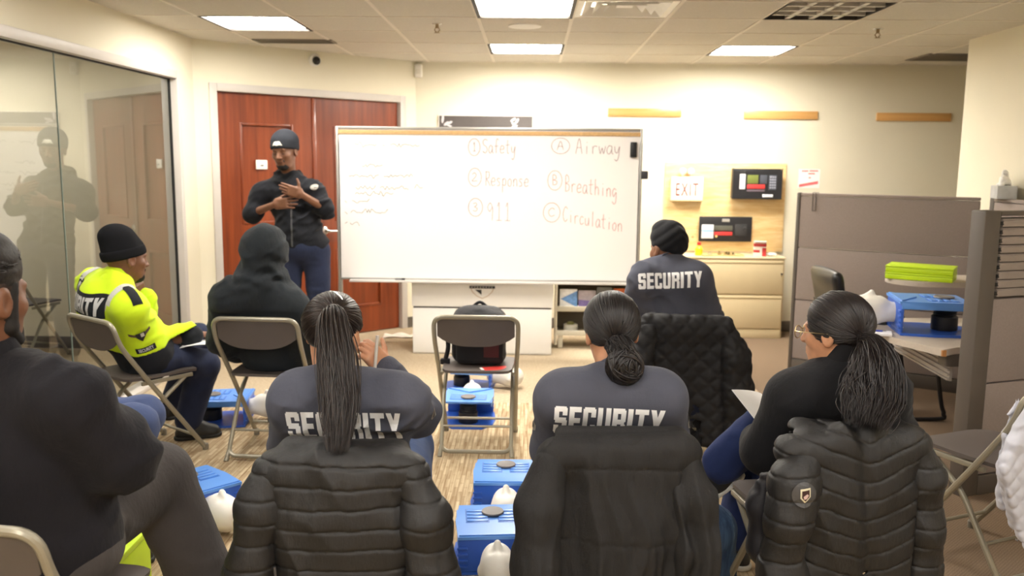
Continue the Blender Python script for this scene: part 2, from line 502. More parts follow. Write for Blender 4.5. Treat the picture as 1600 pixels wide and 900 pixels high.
# ceiling: grid of tiles with openings for the recessed fixtures
tile_m = mat('ceiling_tile', (206, 200, 188), .9, var=.05, vscale=90, bump=.5, bscale=260)
grid_m = mat('ceiling_grid_bar', (222, 214, 200), .5, var=.02)
holes = {(0, 2), (0, -1), (0, -2), (-3, 0), (3, 2), (3, -1), (1, -1), (-3, -7), (0, -8), (3, -7), (0, -5), (-3, -4), (-7, 0), (-3, -11), (0, -11), (3, -11)}
b = MB(); i0, i1 = -8, 10; j0, j1 = -17, 4
bars = MB()
for i in range(i0, i1):
    for j in range(j0, j1):
        if (i, j) in holes: continue
        x, y = TX0+i*TS, TY0+j*TS
        b.box((x+.006, y+.006, CEIL), (x+TS-.006, min(y+TS-.006, YB+.1), CEIL+.015))
for i in range(i0, i1+1):
    x = TX0+i*TS
    if i < i1+1: bars.box((x-.011, TY0+j0*TS, CEIL-.004), (x+.011, YB+.1, CEIL+.004))
for j in range(j0, j1+1):
    y = TY0+j*TS
    if y < YB: bars.box((TX0+i0*TS, y-.010, CEIL-.003), (TX0+i1*TS, y+.010, CEIL+.003))
ce = struct(b.build('ceiling', tile_m)); bars.build('ceiling_grid', grid_m, ce)
MB().box((TX0+i0*TS, TY0+j0*TS, CEIL+.30), (TX0+i1*TS, YB+.1, CEIL+.33)).build('ceiling_slab', tile_m, ce)

# walls
struct(MB().box((CB.x-.02, YB, -.02), (6.2, YB+.12, CEIL+.02)).build('wall_back', wall_m))
struct(MB().box((XR, -5.0, -.02), (XR+.15, YC, CEIL+.02)).build('wall_right', wall_m))
struct(MB().box((6.05, YC-.15, -.02), (6.2, YB, CEIL+.02)).build('wall_far_right', wall_m))
struct(MB().box((XR+.15, YC-.15, -.02), (6.2, YC, CEIL+.02)).build('wall_recess', wall_m))
struct(MB().box((-5.2, -5.12, -.02), (6.2, -5.0, CEIL+.02)).build('wall_behind', wall_m))
# angled wall with the double door
ad = (CB-CL); AL = ad.length; ax = ad.normalized(); an = Vector((ax.y, -ax.x, 0))   # an points into the room
AM = frame_mtx(CL, ax, -an); AM = Matrix((ax, -an, Vector((0, 0, 1)))).transposed().to_4x4(); AM.translation = CL
D0, D1, DH = .17, 1.93, 2.135      # door opening along the wall, its height
DH2 = DH
b = MB()
b.box((-.05, 0, -.02), (D0, .14, CEIL+.02), mtx=AM); b.box((D1, 0, -.02), (AL+.05, .14, CEIL+.02), mtx=AM)
b.box((D0, 0, DH), (D1, .14, CEIL+.02), mtx=AM)
struct(b.build('wall_angled', wall_m))
b = MB(); fw = .05
b.box((D0-fw, -.018, 0), (D0+.012, .13, DH+fw), .004, mtx=AM); b.box((D1-.012, -.018, 0), (D1+fw, .13, DH+fw), .004, mtx=AM)
b.box((D0+.012, -.018, DH-.012), (D1-.012, .13, DH+fw), .004, mtx=AM)
struct(b.build('trim_1', frame_m))
# the doors
def wood_mat(name, c1, c2, c3, sx=7, rough=.35, axis='z', coat=.15):
    t = NT(name)
    sc = {'z': (26, 26, 1.3), 'x': (1.3, 26, 26)}[axis]
    n = t.noise(t.map(sc), sx/7., 5, .6); n2 = t.noise(t.map(tuple(k*.25 for k in sc)), 1., 3)
    f = t.math('ADD', t.math('MULTIPLY', n, .6), t.math('MULTIPLY', n2, .4))
    t.link(t.ramp(f, [(.32, rgb(*c1)), (.5, rgb(*c2)), (.7, rgb(*c3))]), t.b.inputs['Base Color'])
    t.set(Roughness=rough); t.b.inputs['Coat Weight'].default_value = coat; t.bump(n, .08, .002); return t.m
door_m = wood_mat('red_brown_door_wood', (98, 40, 17), (122, 54, 24), (142, 68, 32))
chrome = mat('brushed_chrome', (200, 200, 198), .25, 1., var=.02)
def door(name, a, c):
    w = c-a; b = MB(); th0, th1 = .035, .075; st = .19
    b.box((a, th0, .008), (a+st, th1, DH-.014), mtx=AM); b.box((c-st, th0, .008), (c, th1, DH-.014), mtx=AM)
    zs = [(.008, .25), (.80, 1.05), (DH-.25, DH-.014)]
    for z0, z1 in zs: b.box((a+st, th0, z0), (c-st, th1, z1), mtx=AM)
    for z0, z1 in ((.25, .80), (1.05, DH-.25)):
        b.box((a+st, th0+.016, z0), (c-st, th1-.01, z1), mtx=AM)
        m = .022
        for q in ((a+st, z0, a+st+m, z1), (c-st-m, z0, c-st, z1), (a+st+m, z0, c-st-m, z0+m), (a+st+m, z1-m, c-st-m, z1)):
            b.box((q[0], th0-.007, q[1]), (q[2], th0+.02, q[3]), .006, mtx=AM)
    return struct(b.build(name, door_m))
dm = (D0+D1)/2
d1 = door('door_1', D0+.016, dm-.003); d2 = door('door_2', dm+.003, D1-.016)
MB().box((dm-.018, .024, .01), (dm+.022, .034, DH-.016), .003, mtx=AM).build('astragal', door_m, d1)
b = MB(); hx, hz = dm+.085, .97
b.lathe([(.0, 0), (.036, 0), (.036, .008), (.03, .012), (0, .012)], 24, AM @ T(hx, .035, hz) @ Rx(PI/2))
b.tube([(hx, .03, hz), (hx, -.02, hz), (hx+.015, -.03, hz), (hx+.13, -.03, hz-.004)], [.012, .012, .012, .010], 10, mtx=AM)
b.build('door_handle', chrome, d2)

# glazed partition on the left, with its frame
GZ0, GZ1, GY0, GY1 = .02, 2.17, 1.2, 6.44
b = MB()
b.box((XL-.12, GY1+.05, -.02), (XL, CL.y+.02, CEIL+.02)); b.box((XL-.12, -5.0, GZ1+.05), (XL, GY1+.05, CEIL+.02))
b.box((XL-.12, -5.0, -.02), (XL, GY0, GZ1+.05))
struct(b.build('wall_left', wall_m))
b = MB(); x0, x1 = XL-.10, XL+.022
win = struct(MB().box((x0, GY1, 0), (x1, GY1+.055, GZ1+.06), .004).box((x0, GY0, GZ1), (x1, GY1, GZ1+.06), .004)
             .box((x0, GY0, 0), (x1, GY1, .03), .004).box((x0, 3.58, .03), (x1, 3.64, GZ1), .004).build('window_1', frame_m))
gasket = mat('black_gasket', (30, 30, 30), .6)
MB().box((XL-.048, GY1-.010, .03), (XL-.03, GY1, GZ1)).box((XL-.048, 3.64, GZ1-.008), (XL-.03, GY1-.010, GZ1)).build('gasket', gasket, win)
def glass_mat():
    t = NT('partition_glass'); t.n.remove(t.b)
    tr = t.add('ShaderNodeBsdfTransparent'); tr.inputs['Color'].default_value = (.86, .89, .85, 1)
    gl = t.add('ShaderNodeBsdfGlossy', i_Roughness=.015); gl.inputs['Color'].default_value = (.95, .97, .95, 1)
    fr = t.add('ShaderNodeFresnel', i_IOR=1.62); mx = t.add('ShaderNodeMixShader')
    k = t.math('ADD', t.math('MULTIPLY', fr.outputs[0], 1.5), .06)
    t.link(k, mx.inputs[0]); t.link(tr.outputs[0], mx.inputs[1]); t.link(gl.outputs[0], mx.inputs[2])
    t.link(mx.outputs[0], t.n['Material Output'].inputs[0]); return t.m
gm = glass_mat()
def pane(y0, y1):
    b = MB(); v = [b.bm.verts.new((XL-.039, y, z)) for y, z in ((y0, .03), (y1, .03), (y1, GZ1-.002), (y0, GZ1-.002))]; b.bm.faces.new(v)
    return b.build('pane', gm, win)
pane(GY0, 3.58); pane(3.64, 4.886); pane(4.892, GY1-.002)
MB().box((XL-.043, 4.886, .03), (XL-.036, 4.892, GZ1-.005)).build('glass_joint', mat('glass_joint_sealant', (120, 132, 124), .3), win)
# the room beyond the glass
ow_m = mat('office_wall_paint', (212, 204, 184), .8, var=.02, vscale=2)
struct(MB().box((-5.2, 7.02, -.02), (XL-.1, 7.14, CEIL+.02)).build('wall_office_end', ow_m))
struct(MB().box((-5.32, -5.0, -.02), (-5.2, 7.14, CEIL+.02)).build('wall_office_side', ow_m))
struct(MB().box((-5.2, 7.005, 0), (XL-.12, 7.02, .10), .003).build('baseboard_office', base_m))
# baseboards of the classroom
struct(MB().box((CB.x+.02, YB-.012, 0), (6.05, YB, .10), .003).build('baseboard_back', base_m))
b = MB(); b.box((D1+fw, -.012, 0), (AL, 0, .10), mtx=AM); b.box((.0, -.012, 0), (D0-fw, 0, .10), mtx=AM)
struct(b.build('baseboard_angled', base_m))
struct(MB().box((XL, GY1+.055, 0), (XL+.012, CL.y, .10), .003).build('baseboard_left', base_m))
struct(MB().box((XR-.012, -4.9, 0), (XR, YC, .10), .003).build('baseboard_right', base_m))

# ------------------------------------------------------------------ ceiling fixtures
lit = emit('lit_diffuser', (255, 249, 238), 28.)
litf = emit('dim_diffuser', (255, 250, 242), 18.)
dark_edge = mat('fixture_dark_trim', (52, 46, 40), .6)
wht = mat('white_enamel', (235, 232, 225), .4, var=.02)
litr = emit('bright_diffuser', (255, 250, 242), 34.)
def lamp(i, j, label, nj=1, m=lit):
    x, y = TX0+i*TS, TY0+j*TS; t = thing('ceiling_light', label, 'ceiling light', (x+TS/2, y+TS*nj/2, CEIL), 0, 'ceiling lights'); w, d = TS/2, TS*nj/2
    b = MB()
    for q in ((-w, -d, -w+.022, d), (w-.022, -d, w, d), (-w+.022, -d, w-.022, -d+.014), (-w+.022, d-.014, w-.022, d)):
        b.box((q[0], q[1], -.006), (q[2], q[3], .10))
    b.build('light_frame', dark_edge, t)
    MB().box((-w+.022, -d+.014, .012), (w-.022, d-.014, .03)).build('diffuser', m, t)
lamp(0, 2, 'lit square ceiling panel above the middle of the whiteboard', 1, emit('strong_diffuser', (255, 249, 238), 44.))
lamp(0, -2, 'large lit ceiling panel beside the open air vent', 2)
lamp(-3, 0, 'lit ceiling panel in front of the wooden double door')
lamp(3, 2, 'lit square ceiling panel above the filing cabinet', 1, emit('strong_diffuser', (255, 249, 238), 44.))
for i, j, n, l in ((-3, -7, 1, 'unseen extra ceiling panel above the front row, near the glass partition'), (3, -7, 1, 'unseen extra ceiling panel above the front row, near the right wall'),
                (0, -8, 1, 'unseen extra ceiling panel above the middle of the front row'), (-3, -4, 1, 'unseen extra ceiling panel over the left seats'), (-3, -11, 1, 'unseen added ceiling panel behind the front row, on the glass partition side'), (0, -11, 1, 'unseen added ceiling panel behind the middle of the front row'), (3, -11, 1, 'unseen added ceiling panel behind the front row, on the cubicle side')):
    lamp(i, j, l, n, litr if j == -11 else litf)  # unseen panels added to light the front row; the rear row lights the backs
lamp(-7, 0, 'unseen added ceiling panel of the office behind the glass partition', 1, litf)  # unseen lamp, added to brighten the office beyond the glass
# unlit parabolic louvre fixture
x, y = TX0+3*TS, TY0-TS
t = thing('louvre_light', 'unlit ceiling light with white parabolic louvre grid', 'ceiling light', (x+TS/2, y+TS/2, CEIL), 0, 'ceiling lights')
w = TS/2; b = MB()
for q in ((-w, -w, -w+.012, w), (w-.012, -w, w, w), (-w+.012, -w, w-.012, -w+.012), (-w+.012, w-.012, w-.012, w)): b.box((q[0], q[1], -.004), (q[2], q[3], .11))
b.build('light_frame', dark_edge, t)
lou = mat('white_louvre', (206, 200, 190), .35, var=.02)
MB().box((-w+.012, -w+.012, .10), (w-.012, w-.012, .11)).build('reflector', lou, t)
for k in range(1, 4):
    p = -w+TS*k/4
    MB().prism([(-.016, 0), (.016, 0), (.003, .09), (-.003, .09)], 2*w-.03, T(p, w-.015, .0) @ Rx(PI/2)).build('louvre', lou, t)
    MB().prism([(-.012, 0), (.012, 0), (.003, .085), (-.003, .085)], 2*w-.03, T(w-.015, p, .0) @ Rz(-PI/2) @ Rx(PI/2) @ T(0, 0, 0)).build('louvre', lou, t)
# stepped supply diffuser
x, y = TX0+TS, TY0-TS
t = thing('air_vent', 'white stepped square air vent with dark gaps in the ceiling', 'air vent', (x+TS/2, y+TS/2, CEIL), 0, 'air vents')
def sq_ring(b, r0, z0, r1, z1, th=.004):
    for k in range(4):
        m = Rz(k*PI/2)
        A = [(-r0, -r0, z0), (r0, -r0, z0), (r1, -r1, z1), (-r1, -r1, z1)]; B = [(p[0], p[1], p[2]+th) for p in A]
        vs = [b.bm.verts.new(m @ Vector(p)) for p in A+B]
        for f in ((0, 1, 2, 3), (7, 6, 5, 4), (0, 4, 5, 1), (1, 5, 6, 2), (2, 6, 7, 3), (3, 7, 4, 0)): b.bm.faces.new([vs[i] for i in f])
b = MB(); w = TS/2; sq_ring(b, w, 0, w-.05, .004); b.build('vent_frame', wht, t)
for k, (r, z) in enumerate(((.25, .0), (.185, .002), (.12, .004))):
    b = MB(); sq_ring(b, r, z, r-.055, z+.045); b.build('vent_cone', wht, t)
MB().box((-.05, -.05, .02), (.05, .05, .028)).build('vent_plate', wht, t)
MB().box((-w+.01, -w+.01, .13), (w-.01, w-.01, .14)).build('duct', mat('dark_duct', (40, 36, 34), .8), t)
# linear return vents
vg = mat('grey_vent_metal', (128, 120, 110), .5)
def linear_vent(cx, cy, lx, ly, label):
    t = thing('ceiling_vent', label, 'air vent', (cx, cy, CEIL), 0, 'air vents')
    b = MB(); lx /= 2; ly /= 2
    for q in ((-lx, -ly, lx, -ly+.02), (-lx, ly-.02, lx, ly), (-lx, -ly+.02, -lx+.02, ly-.02), (lx-.02, -ly+.02, lx, ly-.02)): b.box((q[0], q[1], -.008), (q[2], q[3], .0))
    b.build('vent_frame', vg, t); b = MB(); n = int(2*ly/.022)
    for k in range(1, n):
        yy = -ly+2*ly*k/n
        b.box((-lx+.02, -.008, -.001), (lx-.02, .008, .001), mtx=T(0, yy, -.005) @ Rx(.5))
    o = b.build('vent_slats', vg, t)
pL = WZ(461, 64, CEIL); pR = WZ(1475, 89, CEIL)
linear_vent(pL.x, pL.y, .62, .20, 'narrow grey slatted air vent in the ceiling before the door')
linear_vent(pR.x+.06, pR.y, .58, .46, 'grey slatted air vent in the ceiling at the right end')
# sprinklers, speaker, camera, sensor
brass = mat('dull_brass', (150, 130, 100), .35, .9)
def sprinkler(px, py, label):
    p = WZ(px, py, CEIL); t = thing('sprinkler', label, 'sprinkler', p, 0, 'ceiling sprinklers')
    MB().lathe([(0, -.006), (.03, -.006), (.034, 0), (0, 0)], 20).build('escutcheon', chrome, t)
    b = MB().lathe([(0, -.03), (.012, -.03), (.012, -.006), (0, -.006)], 12)
    for sx in (-1, 1): b.tube([(.010*sx, 0, -.028), (.018*sx, 0, -.042), (.004*sx, 0, -.058)], .0035, 6)
    b.build('frame_arms', brass, t)
    MB().lathe([(0, -.062), (.02, -.062), (.02, -.059), (0, -.059)], 16).build('deflector', brass, t)
sprinkler(683, 37, 'small metal sprinkler in the ceiling above the left of the whiteboard')
sprinkler(1372, 45, 'small metal sprinkler in the ceiling above the cubicle')
p = WZ(820, 40, CEIL)
t = thing('ceiling_speaker', 'round white speaker grille flush in a ceiling tile', 'speaker', p)
MB().lathe([(0, -.010), (.085, -.010), (.088, -.006), (.088, 0), (0, 0)], 40).build('grille', mat('speaker_grille', (212, 208, 202), .6, bump=.6, bscale=500), t)
MB().lathe([(.086, -.012), (.112, -.008), (.115, 0), (.086, 0)], 40).build('rim', wht, t)
q = AM @ Vector((.86+.22, -.0, CEIL-.09))
t = thing('security_camera', 'small round dome camera on the wall above the double door', 'camera', CL+ax*1.05+an*.0+Vector((0, 0, CEIL-.075)))
cmx = Matrix((ax, Vector((0, 0, 1)), an)).transposed().to_4x4()
MB().lathe([(0, 0), (.055, 0), (.055, .02), (.045, .035), (0, .035)], 28, cmx).build('base', wht, t)
MB().ball((0, -.008, .04), .036, mtx=cmx).build('dome', mat('black_dome', (18, 18, 20), .1), t)
p = W(650, 110, 8.15)
t = thing('motion_sensor', 'small white sensor in the corner beside the door wall', 'motion sensor', (CB.x+.03, YB-.01, p.z))
MB().box((-.035, -.05, -.06), (.035, 0, .06), .012, 3).build('housing', wht, t)
MB().box((-.022, -.055, -.03), (.022, -.048, .015), .003).build('lens', mat('sensor_lens', (225, 222, 212), .25), t)
q = AM @ Vector((.545, .030, 1.57-.024+0.0))
t = thing('wall_plate', 'small white plate on the door beside the standing person', 'plate', (0, 0, 0))
t.location = CL+ax*.56-an*.035+Vector((0, 0, 1.545))
pm = Matrix((ax, Vector((0, 0, 1)), an)).transposed().to_4x4()
MB().box((-.05, -.038, 0), (.05, .038, .008), .003, mtx=pm).build('cover', wht, t)
MB().box((-.012, -.012, .008), (.014, -.002, .012), .001, mtx=pm).build('slot', mat('plate_slot', (70, 66, 60), .5), t)
# wooden strips on the back wall
strip_m = wood_mat('light_oak_strip', (188, 138, 76), (206, 156, 92), (220, 172, 110), axis='x')
for x0, x1, y, l in ((950, 1064, 176, 'short oak rail on the wall just right of the whiteboard'), (1162, 1277, 180, 'short oak rail on the wall above the alarm panels'), (1369, 1485, 183, 'short oak rail on the wall above the cubicle')):
    a, c = W(x0, y, YB), W(x1, y, YB); z = (a.z+c.z)/2
    tag(MB().box((a.x, YB-.02, z-.037), (c.x, YB, z+.037), .003).build('wall_rail', strip_m), l, 'wood rail', 'oak rails on the back wall')
# ================================================================== whiteboard
WBX, WBY, WBZ, WBT = -1.561, 6.935, .626, 1.856
alu = mat('brushed_aluminium', (176, 174, 170), .4, .6, var=.03)
t = thing('whiteboard', 'large mobile whiteboard with faint handwriting beside the double door', 'whiteboard', (WBX+1.22, WBY, 0))
WL = 1.22
bw = NT('whiteboard_enamel'); bw.b.inputs['Base Color'].default_value = rgb(240, 236, 234); bw.set(Roughness=.28)
MB().box((-WL+.012, .0, WBZ+.012), (WL-.012, .018, WBT-.012)).build('writing_surface', bw.m, t)
b = MB()
b.box((-WL, -.008, WBZ), (-WL+.018, .026, WBT), .003).box((WL-.018, -.008, WBZ), (WL, .026, WBT), .003)
b.box((-WL+.018, -.008, WBT-.022), (WL-.018, .026, WBT), .003).box((-WL+.018, -.008, WBZ), (WL-.018, .026, WBZ+.016), .003)
b.build('board_frame', alu, t)
MB().box((-WL+.018, -.010, WBT-.060), (WL-.018, 0, WBT-.028), .002).build('map_rail', mat('tan_cork_rail', (206, 168, 118), .8, var=.12, vscale=60), t)
MB().box((-WL+.10, -.07, WBZ-.012), (WL-.10, -.004, WBZ+.004), .004).build('pen_tray', mat('light_tray', (214, 210, 206), .4), t)
for sx in (-1, 1):
    b = MB(); b.box((sx*(WL-.012)-.016, .0, .07), (sx*(WL-.012)+.016, .035, WBT-.1), .004).box((sx*(WL-.012)-.018, -.30, .045), (sx*(WL-.012)+.018, .34, .085), .008)
    leg = b.build('leg', alu, t)
    for yy in (-.26, .30):
        MB().lathe([(0, -.011), (.022, -.011), (.022, .011), (0, .011)], 16, T(sx*(WL-.012), yy, .022) @ Ry(PI/2)).box((sx*(WL-.012)-.006, yy-.01, .02), (sx*(WL-.012)+.006, yy+.01, .05)).build('caster', gasket, leg)
p = W(1009, 273, WBY)
MB().box((WL-.004, -.02, p.z-.035), (WL+.05, .03, p.z+.03), .006).build('hinge_clamp', mat('dark_plastic', (46, 46, 50), .5), t)
# handwriting: single strokes
GL = {'S': [[(.9, .9), (.5, 1), (.1, .85), (.2, .6), (.7, .45), (.85, .2), (.5, 0), (.05, .12)]], 'a': [[(.75, .5), (.4, .55), (.1, .3), (.2, .05), (.5, .02), (.75, .3), (.76, .5), (.78, .1), (.95, 0)]],
 'f': [[(.85, .95), (.6, 1.05), (.45, .8), (.42, 0)], [(.15, .5), (.8, .52)]], 'e': [[(.1, .28), (.8, .32), (.7, .52), (.4, .55), (.12, .3), (.3, .02), (.85, .08)]],
 't': [[(.45, .95), (.42, .1), (.7, 0)], [(.1, .6), (.8, .62)]], 'y': [[(.1, .5), (.2, .15), (.5, .1), (.75, .5)], [(.78, .5), (.65, -.2), (.4, -.45), (.15, -.35)]],
 'R': [[(.15, 0), (.2, 1)], [(.1, .95), (.7, .95), (.8, .7), (.6, .52), (.2, .5), (.55, .3), (.95, 0)]], 's': [[(.75, .48), (.4, .55), (.2, .4), (.6, .25), (.6, .05), (.15, .02)]],
 'p': [[(.2, .5), (.15, -.45)], [(.2, .4), (.5, .55), (.8, .35), (.65, .05), (.2, .1)]], 'o': [[(.5, .53), (.15, .35), (.25, .03), (.65, .03), (.8, .35), (.5, .53)]],
 'n': [[(.15, .5), (.18, 0)], [(.18, .35), (.45, .53), (.75, .4), (.8, 0)]], '9': [[(.75, .75), (.45, 1), (.15, .75), (.4, .5), (.75, .75), (.72, 0)]], '1': [[(.3, .8), (.5, 1), (.5, 0)], [(.2, 0), (.8, 0)]],
 'A': [[(.05, 0), (.5, 1), (.9, 0)], [(.2, .4), (.8, .4)]], 'i': [[(.5, .5), (.5, 0)], [(.48, .75), (.54, .75)]], 'r': [[(.25, .5), (.28, 0)], [(.28, .35), (.5, .52), (.85, .48)]],
 'w': [[(.05, .5), (.25, .02), (.5, .4), (.7, .02), (.95, .5)]], 'B': [[(.2, 0), (.2, 1), (.65, .95), (.7, .65), (.25, .52), (.8, .4), (.75, .08), (.2, 0)]], 'h': [[(.2, 1), (.18, 0)], [(.18, .35), (.45, .53), (.75, .4), (.8, 0)]],
 'g': [[(.75, .45), (.4, .55), (.12, .3), (.35, .03), (.75, .3), (.72, -.3), (.4, -.45), (.12, -.3)]], 'C': [[(.9, .85), (.55, 1), (.15, .7), (.12, .3), (.45, 0), (.92, .15)]], 'c': [[(.8, .45), (.45, .55), (.15, .28), (.4, 0), (.85, .1)]],
 'u': [[(.15, .5), (.18, .1), (.5, 0), (.75, .2), (.78, .5), (.82, 0)]], 'l': [[(.5, 1), (.48, 0)]], '2': [[(.15, .8), (.45, 1), (.75, .75), (.5, .4), (.1, .02), (.9, .04)]], '3': [[(.15, .9), (.6, 1), (.7, .7), (.35, .52), (.8, .35), (.6, .02), (.1, .08)]]}
def pen(name, lines, m, parent, w=.0045):
    b = MB()
    for ln in lines:
        pts = bez([Vector((x, -.0015, z)) for x, z in ln], max(4, 4*(len(ln)-1))) if len(ln) > 2 else [Vector((x, -.0015, z)) for x, z in ln]
        for A, B in zip(pts, pts[1:]):
            d = (B-A); 
            if d.length < 1e-6: continue
            n = Vector((-d.z, 0, d.x)).normalized()*w/2; e = d.normalized()*w*.3
            v = [b.bm.verts.new(q) for q in (A-n-e, B-n+e, B+n+e, A+n-e)]; b.bm.faces.new(v)
    return b.build(name, m, parent)
def wb(px, py): q = W(px, py, WBY); return (q.x-(WBX+1.22), q.z)
def write(word, x0, y0, x1, y1, h):
    """word from pixel baseline start to baseline end"""
    a, c = wb(x0, y0), wb(x1, y1); n = len(word); hh = h*WBY/FPX; o = []
    cw = (c[0]-a[0])/n
    for k, ch in enumerate(word):
        bx = a[0]+(c[0]-a[0])*k/n; bz = a[1]+(c[1]-a[1])*k/n
        for st in GL[ch]: o.append([(bx+x*cw*.95, bz+z*hh) for x, z in st])
    return o
def ring(px, py, rx, ry):
    c = wb(px, py); rx *= WBY/FPX; ry *= WBY/FPX
    return [[(c[0]+rx*math.cos(a*PI/8+1.3), c[1]+ry*math.sin(a*PI/8+1.3)) for a in range(18)]]
ink_p = mat('faint_plum_ink', (158, 130, 138), .6, var=.25, vscale=30); ink_r = mat('faint_red_ink', (204, 148, 144), .6, var=.25, vscale=30); ink_g = mat('faint_grey_ink', (150, 146, 145), .6, var=.2, vscale=30)
for ln in (ring(741, 230, 9, 13)+write('1', 738, 236, 745, 236, 13), write('Safety', 754, 239, 807, 240, 21), ring(742, 277, 10, 14)+write('2', 737, 283, 747, 283, 13), write('Response', 758, 290, 827, 292, 22),
           ring(743, 324, 11, 14)+write('3', 738, 330, 748, 330, 13), write('911', 760, 344, 800, 345, 27), ring(876, 228, 14, 12)+write('A', 870, 234, 882, 234, 13), write('Airway', 899, 240, 971, 241, 23)): pen('lettering', ln, ink_p, t)
for ln in (ring(867, 282, 11, 15)+write('B', 862, 289, 872, 289, 15), write('Breathing', 882, 299, 965, 309, 24), ring(862, 332, 13, 15)+write('C', 856, 338, 868, 338, 13), write('Circulation', 879, 346, 973, 363, 23)): pen('lettering', ln, ink_r, t)
rs = random.Random(3); L = []
for y, spans in ((226, [(553, 590), (598, 604), (610, 658)]), (258, [(566, 600)]), (275, [(545, 592), (600, 645)]), (293, [(556, 588), (594, 642), (648, 662)]), (303, [(555, 615)]), (315, [(539, 543), (550, 578)]), (331, [(539, 543), (548, 608)]), (349, [(539, 543), (547, 562)])):
    for x0, x1 in spans:
        ln = []; x = x0
        while x < x1: ln.append(wb(x, y+rs.uniform(-4.5, 4)*(1 if len(ln) % 2 else .4))); x += rs.uniform(2., 4.)
        if len(ln) > 1: L.append(ln)
pen('lettering', L, ink_g, t, .004)
p = W(990, 234, WBY-.02)
e = thing('board_eraser', 'black magnetic eraser on the top right corner of the whiteboard', 'eraser', (p.x, WBY, p.z))
MB().box((-.026, -.030, -.06), (.026, -.012, .06), .005).build('grip', mat('eraser_black', (22, 22, 24), .5), e)
MB().box((-.025, -.012, -.058), (.025, -.0005, .058), .002).build('felt', mat('eraser_felt', (52, 50, 50), .95), e)
p = W(624, 433, WBY-.04)
e = thing('marker_pen', 'small dark marker lying on the whiteboard tray', 'marker', (p.x, WBY-.04, WBZ+.0125))
MB().tube([(-.035, 0, 0), (.02, 0, 0)], .0085, 10).build('barrel', mat('marker_grey', (120, 118, 116), .4), e); MB().tube([(.02, 0, 0), (.045, 0, 0)], .009, 10).build('cap', gasket, e)

# ------------------------------------------------------------------ black framed sign behind the whiteboard
t = thing('framed_sign', 'black sign with pale leaf shapes half hidden behind the whiteboard', 'sign', (-.43, YB, 1.70))
MB().box((-.447, -.025, -.33), (.442, 0, .322), .003).build('frame', mat('sign_white_edge', (226, 222, 214), .5), t)
MB().box((-.438, -.028, -.32), (.436, -.024, .313)).build('panel', mat('sign_charcoal', (78, 72, 70), .4), t)
pale = mat('sign_pale_ink', (196, 192, 196), .5)
def blob(b, cx, cz, rx, rz, a):
    n = 14; m = T(cx, -.0285, cz) @ Ry(a); b.bm.faces.new([b.bm.verts.new(m @ Vector((rx*math.cos(2*PI*k/n), 0, rz*math.sin(2*PI*k/n)))) for k in range(n)])
b = MB()
for cx, cz, rx, rz, a in ((-.405, .285, .012, .042, .1), (-.37, .24, .03, .014, -.6), (-.335, .25, .022, .012, -.5), (-.345, .222, .028, .010, .3), (.255, .28, .03, .012, -.6), (.29, .268, .03, .012, -1.), (.255, .245, .018, .010, .5), (.27, .222, .028, .012, -.2)): blob(b, cx, cz, rx, rz, a)
b.build('print', pale, t)

# ------------------------------------------------------------------ white cabinet with shield emblem
wc = mat('white_laminate', (238, 236, 232), .4, var=.01)
t = thing('white_cabinet', 'white panelled cabinet with shield emblem under the whiteboard', 'cabinet', (-.39, 7.0, 0))
MB().box((-.575, .012, 0), (.575, .46, .386)).box((-.575, .012, .40), (.575, .46, .78)).box((-.57, .03, .38), (.57, .45, .41)).build('body', wc, t)
MB().box((-.582, -.006, .40), (.582, .012, .655), .004).build('upper_panel', wc, t)
MB().box((-.575, -.002, .012), (.575, .012, .386), .003).build('lower_panel', wc, t)
MB().box((-.57, .011, .384), (.57, .013, .402)).build('shadow_gap', mat('dark_gap', (66, 60, 56), .8), t)
MB().box((-.6, -.02, .78), (.6, .48, .80), .004).build('top', wc, t)
MB().box((-.063, -.022, .345), (-.02, -.002, .358), .003).build('latch', gasket, t)
e = MB().box((-.105, -.012, .556), (.105, -.006, .577)).build('emblem', mat('emblem_black', (36, 36, 38), .5), t)
def shield(s): return [(-.098*s, .0), (.098*s, .0), (.085*s, -.028*s), (.05*s, -.062*s), (.0, -.086*s), (-.05*s, -.062*s), (-.085*s, -.028*s)]
MB().prism(shield(1), .003, T(0, -.009, .555) @ Rx(PI/2) @ T(0, 0, 0), 'z').build('shield_border', mat('emblem_tan', (206, 188, 170), .5), e)
MB().prism(shield(.9), .003, T(0, -.0095, .5545) @ Rx(PI/2), 'z').build('shield_field', wc, e)
MB().prism([(-.06, -.008), (-.006, -.008), (-.006, -.05)], .003, T(0, -.0105, .554) @ Rx(PI/2), 'z').build('shield_quarter', mat('emblem_black', (36, 36, 38), .5), e)
b = MB()
for k in range(8): b.box((-.09+k*.0235, -.0125, .561), (-.09+k*.0235+.010, -.012, .572))
b.build('emblem_lettering', mat('emblem_letter', (170, 164, 158), .5), e)

# ------------------------------------------------------------------ literature cart
t = thing('display_rack', 'cream metal rack with tilted shelves of brochures right of the white cabinet', 'rack', (.60, 7.30, 0))
cream = mat('cream_metal', (208, 202, 184), .45)
for sx in (-1, 1):
    MB().prism([(-.02, .03), (.30, .03), (.30, .72), (.12, .72), (-.05, .60), (-.02, .10)], .018, T(sx*.37-.009, 0, 0) @ Matrix(((0, 0, 1, 0), (1, 0, 0, 0), (0, 1, 0, 0), (0, 0, 0, 1)))).build('side_panel', cream, t)
MB().box((-.36, .27, .06), (.36, .285, .70)).build('back_panel', mat('rack_back', (120, 110, 92), .6), t)
for z in (.115, .325):
    MB().box((-.361, -.01, z), (.361, .27, z+.014), .003).box((-.361, -.025, z), (.361, -.010, z+.045), .004).build('shelf', cream, t)
MB().box((-.361, .02, .575), (.361, .27, .59), .003).box((-.361, -.035, .56), (.361, -.02, .60), .004).build('shelf', cream, t)
